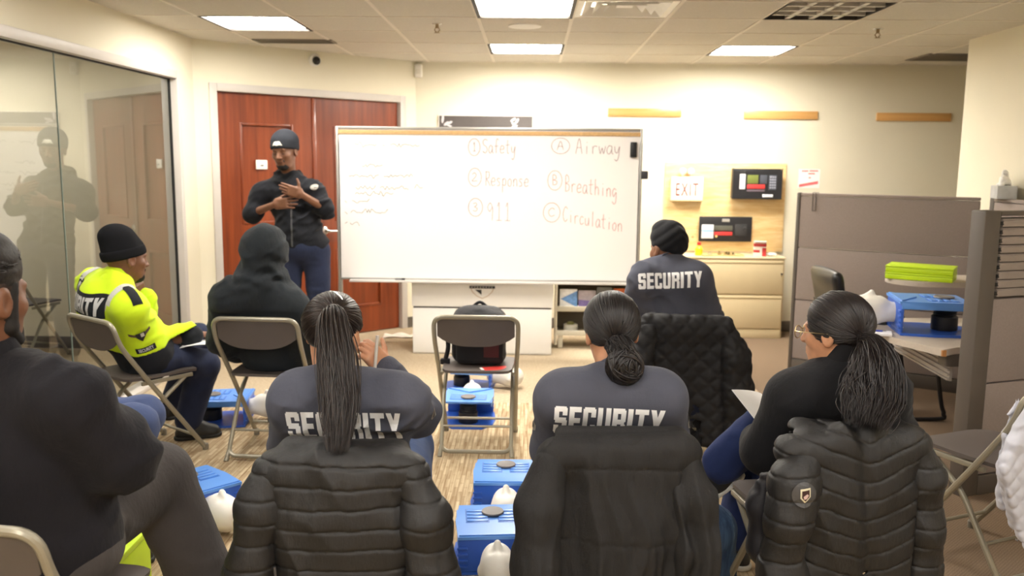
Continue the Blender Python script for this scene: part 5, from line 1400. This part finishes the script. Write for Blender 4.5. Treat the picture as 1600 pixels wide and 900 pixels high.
while len(paths) < 900:
    d = rg.normal(size=3); d /= np.linalg.norm(d)
    if d[2] < .05+.35*max(0, d[1]) : continue
    c0, r0 = np.array([0, -.012, .055]), np.array([.0805, .1015, .092]); pts = []; a_ = rg.uniform(0, 6.28); L_ = rg.uniform(.25, .6)
    for j in range(9):
        t_ = j/8; e_ = d+np.array([.10*math.sin(a_+t_*7), -L_*t_, .02+.05*math.sin(a_+t_*5)*t_]); e_ /= np.linalg.norm(e_)
        pts.append(list(H.p(*(c0+e_*r0*(1.045+.07*math.sin(t_*PI)*rg.uniform(.4, 1))))))
    paths.append(pts); rads.append(rg.uniform(.0012, .0028))
V1, F1 = tubes_np(paths, rads); mk('curls', np_mesh('curls', V1, F1), hair_mat('wavy_black_hair', (12, 10, 10), (34, 28, 27)), hr)
S = Solid()
for x in (-1, 1): H.cone(S, (x*.062, .026, .03), (x*.058, .022, -.055), .016, .018, .01); H.cone(S, (x*.060, .020, -.055), (x*.04, .055, -.09), .013, .015, .01)
S.disp = lambda Q: vnoise(Q*160, 4)*.002; solid_obj('sideburns', S, .005, hairb, hr)

# ------------------------------------------------------------------ hair helpers
def long_hair(P, m, gather, tail, n=620, capr=(.084, .104, .092), capc=(0, -.014, .042), tail_r=None, seed=1, part=None, line=-.35, fly=.03, front=.072, tail_n=1.):
    """cap of strands drawn from the hairline to the gather point, then along the tail (a list of points) with the given radii"""
    H = P.H; rg = np.random.default_rng(seed)
    S = Solid(); H.ell(S, capc, capr, .02)
    S.plane(H.p(0, front, .02), H.d(0, 1, -.25), .012); S.plane(H.p(0, -.04, -.045), H.d(0, .55, -1), .015)
    for x in (-1, 1): H.ell(S, (x*.085, .012, -.02), (.028, .040, .050), .012, 's')
    T_ = [Vector(p) for p in tail]
    if len(T_) > 2: S.chain(T_[:-1], [r*k for r, k in zip(tail_r[:-1], (.7, .62, .58, .30))], .01)
    V0, F0 = S.mesh(.006); V0 = relax(V0, F0, 2)
    c = np.array(capc); r = np.array(capr)
    loc = lambda q: np.array([list(H.p(*x)) for x in q], f32)
    inv = H.m.inverted(); g = np.array(inv @ Vector(gather)); gd = (g-c)/r; gd /= np.linalg.norm(gd)
    tp = np.array([list(q) for q in bez(T_, 26)], f32); tr = np.interp(np.linspace(0, 1, 27), np.linspace(0, 1, len(tail_r)), tail_r)
    paths, rads = [], []
    while len(paths) < n:
        d = rg.normal(size=3); d /= np.linalg.norm(d)
        if d[1]*r[1]+c[1] > front+.004 or d[2] < line-.5*max(0, -d[1]) : continue
        if part is not None and abs(d[0]-part) < .02: continue
        q0 = c+d*r
        if abs(q0[0]) > .062 and -.02 < q0[1] < .055 and q0[2] < .02: continue
        om = math.acos(np.clip(d@gd, -1, 1)); 
        if om < .12: continue
        k = max(6, int(om*9)); tt = np.linspace(0, 1, k)
        # strands leave the parting sideways and sag round the head before the gather
        D = (np.sin((1-tt)*om)[:, None]*d+np.sin(tt*om)[:, None]*gd)/math.sin(om) if om < 3.0 else np.repeat(d[None], k, 0)
        D[:, 2] -= np.sin(tt*PI)*.06*abs(d[0]); D /= np.linalg.norm(D, axis=1, keepdims=True)
        lift = 1.0+.030*np.sin(tt*PI)*rg.uniform(.2, 1.)+rg.uniform(.0, .022)+(rg.uniform(0, fly)*np.sin(tt*PI*2)**2 if rg.random() < .06 else 0)
        pts = loc(c+D*r*lift[:, None] if hasattr(lift, 'shape') else c+D*r*lift)
        if rg.random() < tail_n:
            a = rg.uniform(0, 2*PI); rr = math.sqrt(rg.random()); end = rg.integers(19, 27)
            tg = np.gradient(tp, axis=0); tg /= np.linalg.norm(tg, axis=1, keepdims=True); u = np.cross(tg, np.array([0, 1., .15])); u /= np.linalg.norm(u, axis=1, keepdims=True); w = np.cross(tg, u)
            ph = rg.uniform(0, 6.28); wob = np.sin(np.linspace(0, rg.uniform(4, 11), 27)+ph)*rg.uniform(.05, .45)*np.linspace(.2, 1.2, 27); rr *= rg.choice([1, 1, 1, 1, 1, 1.25])
            off = (u*np.cos(a+wob)[:, None]+w*np.sin(a+wob)[:, None])*(tr*rr*(1+wob*.6))[:, None]
            pts = np.concatenate([pts[:-1], (tp+off)[:end]])
        paths.append(pts); rads.append(rg.uniform(.0008, .0019))
    V1, F1 = tubes_np(paths, rads, 4)
    V = np.concatenate([V0, V1]); F = np.concatenate([F0, F1+len(V0)])
    return mk('hair', np_mesh('hair', V, F), m, P.root)

# ------------------------------------------------------------------ 5 ponytail, hand at the face
J = dict(pel=(-.50, 2.62, .52), nk=W(524, 606, 2.48), shL=W(462, 628, 2.44), shR=W(628, 628, 2.46), elL=W(452, 700, 2.58), elR=W(655, 648, 2.70), wrL=(-.52, 2.95, .60), wrR=W(602, 577, 2.74))
J.update(hipL=(-.59, 2.66, .52), hipR=(-.41, 2.66, .52), knL=(-.62, 3.05, .52), knR=(-.43, 3.03, .54), anL=(-.60, 3.0, .088), anR=(-.42, 3.0, .088))
H = HF(W(521, 525, 2.56), -.22, .10, .04, .97)
P = Person('seated person with a long dark ponytail in a grey SECURITY shirt, hand at the face', J, H, (-.50, 2.62, 0), .95, .92); P.seat = C5
sk5 = skin('light_brown_skin', SKIN_M)
P.body(sk5, .0042, dict(R=dict(d=W(574, 545, 2.70)-J['wrR'], n=(-.8, .3, .3), t=(-.2, -.5, .8), curl=(1.1, 1.1, 1.1, 1.1), k=.92)))
P.shirt('shirt', grey_sh, .014, .006, (.95, .93), collar=.045, r=(.062, .054, .046), disp=folds(.007, 8, 1.5, 21), low=-.10)
mS = frame_mtx(W(515, 673, 2.20), (1, 0, 0), (0, .25, 1))
wrap_block('back_lettering', 'SECURITY', .325, .082, whiteprint, mS, [P.top], P.top, .003, .010)
def sleeve_marks(P, q, t, view):
    a, b = P.J['sh'+q], P.J['el'+q]; y = (a-b).normalized(); z = Vector(view); z = (z-y*z.dot(y)).normalized(); x = y.cross(z)
    m = Matrix((x, y, z)).transposed().to_4x4(); m.translation = lerp(a, b, t)+z*.25
    patch('sleeve_badge', [(-.02, .022), (.02, .022), (.02, -.002), (0, -.026), (-.02, -.002)], m, mat('badge_grey', (150, 146, 138), .6), [P.top], P.top, .003, .008)
    patch('sleeve_badge_field', [(-.013, .014), (.010, .014), (.010, 0), (-.004, -.014), (-.013, -.002)], m, mat('emblem_black', (36, 36, 38), .5), [P.top], P.top, .005, .008)
sleeve_marks(P, 'R', .75, (1, -.45, .1)); sleeve_marks(P, 'L', .45, (-1, -.3, .1))
P.trousers(cloth_mat('blue_denim', (54, 74, 116), rough=.85), .010, .010); P.shoes(shoe_b, sole_b)
tail = [W(524, 486, 2.475), W(521, 503, 2.42), W(526, 560, 2.35), W(531, 635, 2.27), W(528, 722, 2.15)]
long_hair(P, hair_mat('dark_brown_hair', (20, 15, 14), (48, 34, 28)), tail[0], tail, 1500, capr=(.086, .108, .096), tail_r=[.018, .036, .046, .046, .026], seed=3)
MB().lathe([(.020, -.008), (.027, -.006), (.027, .006), (.020, .008)], 18, Matrix.Translation(W(524, 494, 2.46)) @ Rx(.5)).build('hair_tie', gasket, P.root)
b = MB(); a = H.p(.022, -.03, .138); b.tube([H.p(-.01, -.02, .1395), H.p(.02, -.035, .137), H.p(.05, -.06, .122)], [.003, .005, .002], 6); b.build('hair_clip', chrome, P.root)
e = thing('pen', 'pale pen held in the raised hand of the person with the long ponytail', 'pen', W(590, 548, 2.70), 0)
MB().tube([(0, 0, .05), (-.008, -.01, -.06)], .0055, 8).build('barrel', mat('pale_pen', (206, 200, 192), .4), e); MB().tube([(-.008, -.01, -.06), (-.0095, -.012, -.075)], [.0045, .001], 8).build('tip', chrome, e)

# ------------------------------------------------------------------ 6 low bun
J = dict(pel=(.26, 2.74, .52), nk=W(958, 600, 2.56), shL=W(878, 622, 2.52), shR=W(1030, 622, 2.54), elL=W(862, 700, 2.66), elR=W(1050, 700, 2.66), wrL=(.13, 3.02, .60), wrR=(.36, 3.04, .60))
J.update(hipL=(.17, 2.78, .52), hipR=(.34, 2.78, .52), knL=(.12, 3.18, .52), knR=W(1112, 825, 2.90), anL=(.14, 3.15, .088), anR=(.685, 2.93, .088), toeR=(.5, .8, 0))
H = HF(W(955, 522, 2.64), .16, .14, -.03, .97)
P = Person('seated person with a low bun in a grey SECURITY shirt behind the plain zip jacket', J, H, (.26, 2.74, 0), .95, .92); P.seat = C6
P.body(sk5, .005)
P.shirt('shirt', grey_sh, .014, .006, (.95, .95), collar=.045, r=(.062, .054, .046), disp=folds(.007, 8, 1.5, 23), low=-.10)
mS = frame_mtx(W(962, 665, 2.28), (1, 0, -.03), (0, .25, 1))
wrap_block('back_lettering', 'SECURITY', .325, .082, whiteprint, mS, [P.top], P.top, .003, .010)
sleeve_marks(P, 'L', .5, (-1, -.25, .1)); sleeve_marks(P, 'R', .5, (1, -.25, .1))
den = NT('washed_blue_denim'); v = den.map((1, 1, 1)); wv2 = den.noise(den.map((40, 40, 3)), 1., 3)
den.link(den.ramp(wv2, [(.35, rgb(34, 54, 84)), (.6, rgb(58, 84, 116)), (.75, rgb(120, 146, 164))]), den.b.inputs['Base Color']); den.set(Roughness=.85); den.bump(wv2, .3, .01)
P.trousers(den.m, .012, .008, .95, disp=folds(.008, 10, .8, 25)); P.shoes(shoe_b, sole_b)
tail = [W(962, 535, 2.53), W(972, 552, 2.50), W(976, 568, 2.49)]
hb = hair_mat('black_hair', (14, 12, 13), (34, 27, 28))
ho = long_hair(P, hb, tail[0], tail, 1300, capr=(.086, .108, .096), tail_r=[.03, .034, .03], seed=5, tail_n=.5)
bc = W(976, 572, 2.485); paths, rads = [], []; rg = np.random.default_rng(8)
for k in range(200):
    ax_ = Vector(rg.normal(size=3)).normalized(); ax_ = (ax_+Vector((.3, -1.2, .3))).normalized(); u = ax_.orthogonal().normalized(); w = ax_.cross(u); R0 = .054*rg.uniform(.86, 1.05); a0 = rg.uniform(0, 6.28); hgt = rg.uniform(-.6, .75)
    rr = math.sqrt(max(.1, 1-hgt*hgt)); paths.append([list(bc+(u*math.cos(a0+j*.22)+w*math.sin(a0+j*.22))*R0*rr+ax_*R0*hgt*.8) for j in range(22)]); rads.append(rg.uniform(.0018, .0036))
V1, F1 = tubes_np(paths, rads); S = Solid(); S.ell(bc, (.050, .044, .048)); S.disp = lambda Q: vnoise(Q*40)*.004; V0, F0 = S.mesh(.005)
mk('bun', np_mesh('bun', np.concatenate([V0, V1]), np.concatenate([F0, F1+len(V0)])), hb, ho)

# ------------------------------------------------------------------ 7 glasses and side ponytail
J = dict(pel=(1.06, 2.92, .53), nk=W(1312, 585, 2.72), shL=W(1238, 622, 2.72), shR=W(1378, 612, 2.66), elL=W(1196, 706, 2.80), elR=W(1396, 690, 2.74), wrL=W(1190, 690, 3.02), wrR=(.98, 3.06, .62))
J.update(hipL=(.98, 2.98, .52), hipR=(1.15, 2.99, .53), knR=W(1212, 648, 3.12), anR=W(1118, 733, 3.20), knL=(.90, 3.30, .52), anL=W(1150, 838, 3.26), toeR=(-.62, .1, -.55), toeL=(-.45, .9, 0))
J['anL'].z = .088
H = HF(W(1305, 522, 2.74), .86, .06, 0, .98)
P = Person('seated person with glasses and a ponytail in a black jacket, one leg crossed', J, H, (1.06, 2.92, 0), .95, .95); P.seat = C7
P.body(sk5, .005)
P.shirt('jacket', cloth_mat('black_softshell', (29, 29, 32), fold=.35), .020, .007, (.97, .97), collar=.08, r=(.066, .060, .050), disp=folds(.008, 8, 1.5, 27), low=-.10)
P.trousers(cloth_mat('blue_navy_trousers', (36, 48, 88)), .012, .008, .90, disp=folds(.006, 9, 1.3, 29)); P.shoes(shoe_b, mat('white_sole', (210, 208, 202), .6))
a, c = P.J['knR'], P.J['anR']; S = Solid(); S.cone(lerp(a, c, .88), lerp(a, c, .97), .050, .046, .01); solid_obj('trouser_cuff', S, .006, mat('grey_rib_cuff', (84, 84, 88), .9), P.root)
S = Solid(); S.cone(lerp(a, c, .95), lerp(a, c, 1.05), .040, .038, .01); solid_obj('sock', S, .006, mat('white_sock', (228, 216, 214), .9), P.root)
tail = [W(1352, 530, 2.62), W(1362, 545, 2.58), W(1368, 580, 2.52), W(1362, 625, 2.47), W(1348, 672, 2.42)]
long_hair(P, hair_mat('brown_black_hair', (17, 13, 14), (40, 30, 30)), tail[0], tail, 1500, capr=(.087, .109, .097), tail_r=[.020, .040, .066, .076, .050], seed=11, part=0., line=-.42)
MB().lathe([(.017, -.010), (.026, -.008), (.026, .008), (.017, .010)], 18, Matrix.Translation(W(1355, 534, 2.61)) @ Ry(.9)).build('hair_tie', gasket, P.root)
g = thing('glasses', 'thin gold framed glasses on the person with the black jacket', 'glasses', H.p(0, .1, .006))
WROOT.add(g.name)
b = MB()
for x in (-1, 1):
    b.tube([H.p(x*.033+.025*math.cos(a*PI/9), .112, .004+.021*math.sin(a*PI/9)) for a in range(18)], .0016, 6, closed=True)
    b.tube([H.p(x*.058, .110, .010), H.p(x*.080, .085, .012), H.p(x*.086, -.01, .012), H.p(x*.083, -.022, .0)], .0014, 6)
b.tube([H.p(-.009, .112, .010), H.p(0, .115, .013), H.p(.009, .112, .010)], .0015, 6); b.build('wire_frame', mat('gold_wire', (196, 176, 130), .3, .9), g)
lm = NT('lens_glass'); lm.b.inputs['Transmission Weight'].default_value = 1; lm.set(Roughness=.02, IOR=1.1)
for x in (-1, 1): MB().prism([(.0235*math.cos(a*PI/9), .0195*math.sin(a*PI/9)) for a in range(18)], .001, H.m @ T(x*.033, .112, .004) @ Rx(PI/2)).build('lens', lm.m, g)
e = thing('paper_sheet', 'white sheet on the crossed leg of the person with glasses', 'paper', W(1196, 650, 2.98))
MB().grid(lambda u, v: (-.085+.17*u, -.12+.24*v, .01*math.sin(u*2.5)), 8, 6, th=.002, mtx=Rz(.5) @ Rx(.55) @ Ry(.30)).build('sheet', mat('white_paper', (236, 236, 236), .7), e)

# ------------------------------------------------------------------ 8 turban
J = dict(pel=(.84, 4.58, .52), nk=W(1046, 412, 4.56), shL=W(1008, 436, 4.52), shR=W(1088, 436, 4.48), elL=W(985, 500, 4.70), elR=W(1108, 500, 4.62), wrL=(.55, 4.95, .60), wrR=(.80, 4.98, .60))
J.update(hipL=(.75, 4.62, .52), hipR=(.92, 4.62, .52), knL=(.66, 5.02, .52), knR=(.98, 5.02, .52), anL=(.66, 5.0, .088), anR=(.98, 5.0, .088))
H = HF(W(1042, 393, 4.60), .52, .10, .10, 1.0)
P = Person('seated person in a black turban and grey SECURITY shirt', J, H, (.84, 4.58, 0), 1.04, 1.0); P.seat = C8
P.body(skin('brown_skin', SKIN_B), .006)
P.shirt('shirt', grey_sh, .016, .007, (.95, .95), collar=.05, r=(.068, .060, .050), disp=folds(.008, 8, 1.5, 31), low=-.10)
mS = frame_mtx(W(1058, 430, 4.20), (1, 0, .035), (0, .25, 1))
wrap_block('back_lettering', 'SECURITY', .32, .082, whiteprint, mS, [P.top], P.top, .004)
P.trousers(navy, .012, .010); P.shoes(shoe_b, sole_b)
S = Solid(); H.ell(S, (0, -.012, .064), (.088, .108, .088), .02); H.ell(S, (0, .01, .120), (.066, .075, .045), .05); H.ell(S, (0, -.06, .035), (.07, .050, .065), .04)
def wrapd(Q):
    q = (Q-np.array(H.c, f32))@np.array([list(a) for a in H.ax], f32).T
    return .005*np.abs(np.sin(q[:, 2]*55+q[:, 0]*38*np.sign(q[:, 0]+1e-6)+q[:, 1]*20))-.002
S.disp = wrapd; S.plane(H.p(0, 0, .012), H.d(0, .3, -1), .01); solid_obj('turban', S, .006, cloth_mat('black_turban_cloth', (27, 27, 30), fold=.2), P.root)
beard(P, hairb, True, .005, .014)

# ------------------------------------------------------------------ 9 mostly hidden neighbour with the blue knee
J = dict(pel=(-2.05, 3.14, .52), nk=(-2.20, 3.10, 1.00), shL=(-2.30, 3.26, .96), shR=(-2.16, 2.94, .96), elL=(-2.22, 3.36, .72), elR=(-2.08, 2.90, .70), wrL=(-1.98, 3.34, .66), wrR=(-1.90, 3.06, .66))
J.update(hipL=(-2.03, 3.24, .52), hipR=(-1.98, 3.08, .52), knL=(-1.60, 3.42, .52), knR=(-1.56, 3.27, .53), anL=(-1.84, 3.34, .088), anR=(-1.64, 3.12, .088))
H = HF((-2.24, 3.10, 1.14), -1.15, .05, 0, 1.)
P = Person('person in blue trousers, only a knee in view behind the folded arms at the left', J, H, (-2.05, 3.14, 0), 1., 1.); P.seat = C10
P.body(skin('brown_skin', SKIN_B), .008); P.shirt('shirt', grey_sh, .014, .010); P.trousers(cloth_mat('slate_blue_trousers', (66, 78, 112)), .014, .009); P.shoes(shoe_b, sole_b)
S = Solid(); H.ell(S, (0, -.014, .042), (.082, .102, .092)); S.plane(H.p(0, .02, .02), H.d(0, .5, -1), .01); solid_obj('hair', S, .007, hairb, P.root)
# ================================================================== jackets hung over chair backs
def chair_frame(ch, ox=0.):
    a = ch.rotation_euler.z; m = Matrix.Translation(ch.location) @ Rz(a); return m
def hollow(S, m, w=.232, top=.795):
    """room for the chair back inside the garment, open below"""
    R = [m.to_3x3() @ Vector(v) for v in ((1, 0, 0), (0, math.cos(.10), -math.sin(.10)), (0, math.sin(.10), math.cos(.10)))]
    S.box(m @ Vector((0, -.258, top-.32)), (w, .030, .32), R, .014, .008, 's')
def loc_np(m):
    A = np.array(m.inverted(), f32)
    return lambda Q: Q@A[:3, :3].T+A[:3, 3]
puff_m = cloth_mat('black_puffer_nylon', (24, 23, 24), rough=.48, sheen=.0, fold=.4, spec=.5, weave=1200, var=.05)
def puffer(label, ch, o, body, lsl, rsl, seams, chevron=0., valley=0., bottom=.20, sway=0., h=.004):
    """o: x shift; body half width; sleeve point lists [(x,y,z,r)]"""
    m = chair_frame(ch); J = lambda x, y, z: m @ Vector((x+o, y, z)); L = loc_np(m)
    R = [m.to_3x3() @ Vector(v) for v in ((1, 0, 0), (0, 1, 0), (0, 0, 1))]
    t = thing_w('puffer_jacket', label, 'jacket', m @ Vector((o, -.28, 0)), 'puffer jackets on chairs')
    def puff(Q, top, per, cw=1.):
        q = L(Q); x = q[:, 0]-o
        w = vnoise(Q*np.array([5, 5, 9], f32), 41)*.008+vnoise(Q*26, 42)*.003
        z = q[:, 2]+w-chevron*np.abs(x-valley)*cw
        f = (top-z)/per; f = f-np.floor(f); e = np.minimum(f, 1-f)*per
        cr = vnoise(np.stack([x*52, q[:, 1]*30, q[:, 2]*11], 1).astype(f32), 43)
        big = 1-2*np.abs(vnoise(np.stack([x*9+q[:, 2]*5, q[:, 1]*6, q[:, 2]*5-x*3], 1).astype(f32), 47))
        return (1-np.exp(-(e/.0034)**2))*.0050+np.sin(PI*f)*.0006-.006+cr*np.exp(-e/.016)*.0030+big*.0085+vnoise(Q*11, 44)*.005
    S = Solid(); top = .802
    S.box(J(0, -.285, (top+bottom)/2), (body, .046, (top-bottom)/2), R, .042, .03)
    S.ell(J(0, -.305, .55), (body*.92, .050, .26), R, .05)
    S.cone(J(-body-.005, -.275, top-.065), J(body+.005, -.275, top-.065), .050, .050, .05)
    S.box(J(0, -.222, top-.13), (body*.92, .026, .14), R, .022, .03)
    hollow(S, m)
    def dB(Q):
        d = puff(Q, top-.03, seams)
        if chevron: 
            x = L(Q)[:, 0]-o-valley-sway*(L(Q)[:, 2]-.6); d = d-.014*np.exp(-(x/.024)**2)
        return d
    S.disp = dB; bodyo = solid_obj('jacket_body', S, h, puff_m, t)
    for nm, sl in (('sleeve', lsl), ('sleeve', rsl)):
        S = Solid(); S.chain([J(*p[:3]) for p in sl], [p[3] for p in sl], .04); S.disp = lambda Q: puff(Q, top-.06, .062, 0.)
        solid_obj(nm, S, h, puff_m, t)
    return t, m, J, bodyo
t, m, J, bo = puffer('black puffer jacket with level baffles over the chair back, left of the two puffers', C5, -.004, .185,
    [(-.185, -.29, .740, .046), (-.222, -.305, .64, .062), (-.238, -.31, .48, .066), (-.262, -.31, .28, .064), (-.268, -.31, .22, .060)],
    [(.190, -.29, .735, .046), (.235, -.305, .62, .060), (.252, -.31, .46, .062), (.258, -.31, .28, .060), (.258, -.31, .22, .056)], .0555)
MB().tube([J(-.165, -.352, .50), J(-.158, -.355, .42), J(-.155, -.352, .34)], .004, 6).build('pocket_zip', mat('zip_dark', (60, 58, 60), .4), t)

t, m, J, bo = puffer('black puffer jacket with slanted baffles and a round sleeve badge over the right front chair', C7, -.012, .190,
    [(-.160, -.292, .728, .050), (-.208, -.320, .65, .066), (-.225, -.330, .55, .070), (-.232, -.325, .36, .064), (-.230, -.32, .22, .060)],
    [(.185, -.28, .745, .048), (.225, -.285, .64, .055), (.240, -.28, .48, .056), (.250, -.27, .34, .052), (.24, -.26, .22, .05)], .060, .35, .01, .18, -.12)
S = Solid(); S.chain([J(-.07, -.295, .778), J(.0, -.30, .772), J(.09, -.292, .782)], [.022, .022, .024], .02); solid_obj('collar', S, .006, puff_m, t)
# folded front edge seen left of the sleeve
S = Solid(); S.chain([J(-.235, -.22, .62), J(-.265, -.22, .54), J(-.265, -.24, .42), J(-.21, -.27, .29)], [.022, .034, .034, .02], .03); S.disp = folds(.010, 12, 1.4, 51)
solid_obj('front_panel', S, .006, cloth_mat('black_lining', (34, 33, 37), rough=.5, fold=.2), t)
sl = [o_ for o_ in t.children if o_.name.startswith('sleeve')][0]
mb = frame_mtx(J(-.212, -.62, .648), m.to_3x3() @ Vector((1, 0, 0)), (0, 0, 1))
bd = patch('round_badge', [(.036*math.cos(a*PI/12), .036*math.sin(a*PI/12)) for a in range(24)], mb, mat('rubber_badge', (66, 65, 66), .45), [sl], t, .006, .012)
patch('badge_shield', [(-.014, .018), (.016, .022), (.016, -.004), (0, -.022), (-.014, -.008)], mb, mat('badge_outline', (214, 208, 180), .5), [sl], bd, .008, .01)
patch('badge_field', [(-.010, .013), (.012, .017), (.012, -.003), (0, -.016), (-.010, -.006)], mb, mat('badge_maroon', (58, 30, 28), .5), [sl], bd, .0095, .01)
patch('badge_mark', [(-.007, -.002), (.004, .006), (.009, .002), (.003, -.008), (-.004, -.010)], mb, mat('badge_pink', (206, 176, 170), .5), [sl], bd, .011, .01)

# plain zip jacket
m = chair_frame(C6); J = lambda x, y, z: m @ Vector((x, y, z)); L6 = loc_np(m); R = [m.to_3x3() @ Vector(v) for v in ((1, 0, 0), (0, 1, 0), (0, 0, 1))]
soft = cloth_mat('black_softshell_shell', (27, 26, 27), rough=.7, sheen=.0, fold=.55, var=.05, spec=.4)
t = thing_w('zip_jacket', 'plain black softshell jacket draped over the chair of the person with the bun', 'jacket', m @ Vector((0, -.28, 0)))
def drape(seed, a=.026):
    def fn(Q):
        q = L6(Q); lowr = np.clip((.80-q[:, 2])*3, 0, 1)
        x = q[:, 0]+vnoise(np.stack([q[:, 0]*5, q[:, 1]*5, q[:, 2]*4], 1).astype(f32), seed)*.05
        v = vnoise(np.stack([x*17, q[:, 1]*6, q[:, 2]*1.6], 1).astype(f32), seed+1); r = 1-2*np.abs(v)
        v2 = vnoise(np.stack([x*31+q[:, 2]*3, q[:, 1]*9, q[:, 2]*2.6], 1).astype(f32), seed+7)
        return a*lowr*(r*.75+v*.5)+.006*lowr*(1-2*np.abs(v2))+vnoise(Q*9, seed+2)*.006+.002*vnoise(Q*30, seed+3)
    return fn
S = Solid(); S.box(J(-.005, -.285, .51), (.198, .034, .295), R, .032, .03); S.cone(J(-.19, -.28, .752), J(.195, -.28, .764), .042, .042, .05); S.cone(J(.0, -.295, .775), J(.17, -.29, .795), .026, .030, .04)
S.box(J(.01, -.225, .68), (.19, .024, .145), R, .02, .03); S.ell(J(.02, -.31, .5), (.17, .035, .25), R, .05); hollow(S, m)
yoke = lambda Q: drape(61)(Q)-.0035*np.exp(-((L6(Q)[:, 2]-.735+.03*np.abs(L6(Q)[:, 0]))/.004)**2)-.003*np.exp(-((L6(Q)[:, 2]-.52+.02*L6(Q)[:, 0])/.005)**2)
S.disp = yoke; solid_obj('jacket_body', S, .0055, soft, t)
S = Solid(); S.chain([J(-.195, -.292, .742), J(-.228, -.318, .62), J(-.225, -.325, .45), J(-.215, -.325, .24)], [.046, .060, .064, .062], .04); S.disp = drape(71, .022); solid_obj('sleeve', S, .0055, soft, t)
S = Solid(); S.chain([J(.190, -.285, .742), J(.208, -.310, .64), J(.216, -.322, .50), J(.232, -.325, .36)], [.042, .052, .056, .060], .04); S.disp = drape(81, .022)
S.plane(J(.25, -.325, .345), (m.to_3x3() @ Vector((.25, 0, -1))), .006); sl = solid_obj('sleeve', S, .0055, soft, t)
S = Solid(); S.chain([J(-.07, -.285, .790), J(.03, -.30, .796), J(.14, -.285, .810)], [.020, .024, .022], .02); S.disp = folds(.005, 14, 1, 66); solid_obj('collar', S, .005, soft, t)

# diamond quilted jacket
def quilt(L, s, depth, seed, rot=PI/4, lump=.014):
    def fn(Q):
        q = L(Q); x = q[:, 0]+.5*q[:, 1]; z = q[:, 2]
        a = (x*math.cos(rot)+z*math.sin(rot))/s; b = (-x*math.sin(rot)+z*math.cos(rot))/s
        e = np.minimum(np.abs(a-np.round(a)), np.abs(b-np.round(b)))
        return depth*(1-np.exp(-(e/.16)**2))-depth*.5+vnoise(Q*np.array([13, 13, 4], f32), seed)*lump
    return fn
m = chair_frame(C8); L8 = loc_np(m); J8 = lambda x, y, z: m @ Vector((x, y, z)); R = [m.to_3x3() @ Vector(v) for v in ((1, 0, 0), (0, 1, 0), (0, 0, 1))]
t = thing_w('quilted_jacket', 'black diamond quilted jacket over the chair of the person in the turban', 'jacket', m @ Vector((0, -.28, 0)))
qm = cloth_mat('black_quilted_nylon', (24, 23, 25), rough=.65, sheen=.0, fold=.12, spec=.3)
S = Solid(); S.box(J8(.0, -.29, .49), (.215, .038, .34), R, .035, .03); S.cone(J8(-.17, -.28, .752), J8(.19, -.28, .762), .050, .050, .05); S.box(J8(0, -.222, .69), (.19, .024, .13), R, .02, .03); hollow(S, m)
S.disp = quilt(L8, .062, .007, 91); solid_obj('jacket_body', S, .007, qm, t)
for sx, pts in ((-1, [(-.19, -.30, .74, .05), (-.235, -.32, .58, .062), (-.24, -.32, .38, .062), (-.23, -.32, .22, .058)]), (1, [(.195, -.29, .765, .05), (.245, -.31, .62, .066), (.262, -.31, .45, .070), (.25, -.30, .26, .066)])):
    S = Solid(); S.chain([J8(*p[:3]) for p in pts], [p[3] for p in pts], .04); S.disp = quilt(L8, .062, .007, 92); solid_obj('sleeve', S, .007, qm, t)

# white quilted jacket at the right edge
m = chair_frame(C9); L9 = loc_np(m); J9 = lambda x, y, z: m @ Vector((x, y, z)); R = [m.to_3x3() @ Vector(v) for v in ((1, 0, 0), (0, 1, 0), (0, 0, 1))]
t = thing_w('quilted_coat', 'white quilted jacket hanging from the chair at the right edge', 'jacket', m @ Vector((0, -.28, 0)))
wq = cloth_mat('white_quilted_cloth', (196, 197, 208), rough=.7, sheen=.05, fold=.15, var=.03)
S = Solid(); S.box(J9(-.10, -.29, .50), (.335, .030, .33), R, .035, .03); S.cone(J9(-.21, -.28, .752), J9(.21, -.28, .762), .050, .050, .05); S.box(J9(.0, -.212, .58), (.235, .022, .26), R, .02, .03); hollow(S, m)
def q9(Q):
    k = np.clip((.62-L9(Q)[:, 2])*12, 0, 1); return quilt(L9, .048, .005, 95, .75, .006)(Q)*k+folds(.007, 9, 1.2, 96)(Q)*(1-k)
a, c, e_ = W(1546, 722, 3.0), W(1604, 872, 3.0), W(1606, 640, 3.0)
d = c-a; S.plane(a, (-abs(d.z), 0, -abs(d.x)), .02); d = e_-a; S.plane(a, (-abs(d.z), 0, abs(d.x)), .04)
S.disp = q9; solid_obj('jacket_body', S, .006, wq, t)
for sx in (1,):
    S = Solid(); S.chain([J9(sx*.20, -.29, .745), J9(sx*.275, -.30, .62), J9(sx*.305, -.29, .42), J9(sx*.29, -.28, .26)], [.05, .062, .062, .056], .04); S.disp = folds(.008, 9, 1.3, 97); solid_obj('sleeve', S, .007, wq, t)
# ================================================================== world
w = bpy.data.worlds.new('world'); SC.world = w; w.use_nodes = True
w.node_tree.nodes['Background'].inputs[0].default_value = (1, .96, .9, 1)
w.node_tree.nodes['Background'].inputs[1].default_value = .02
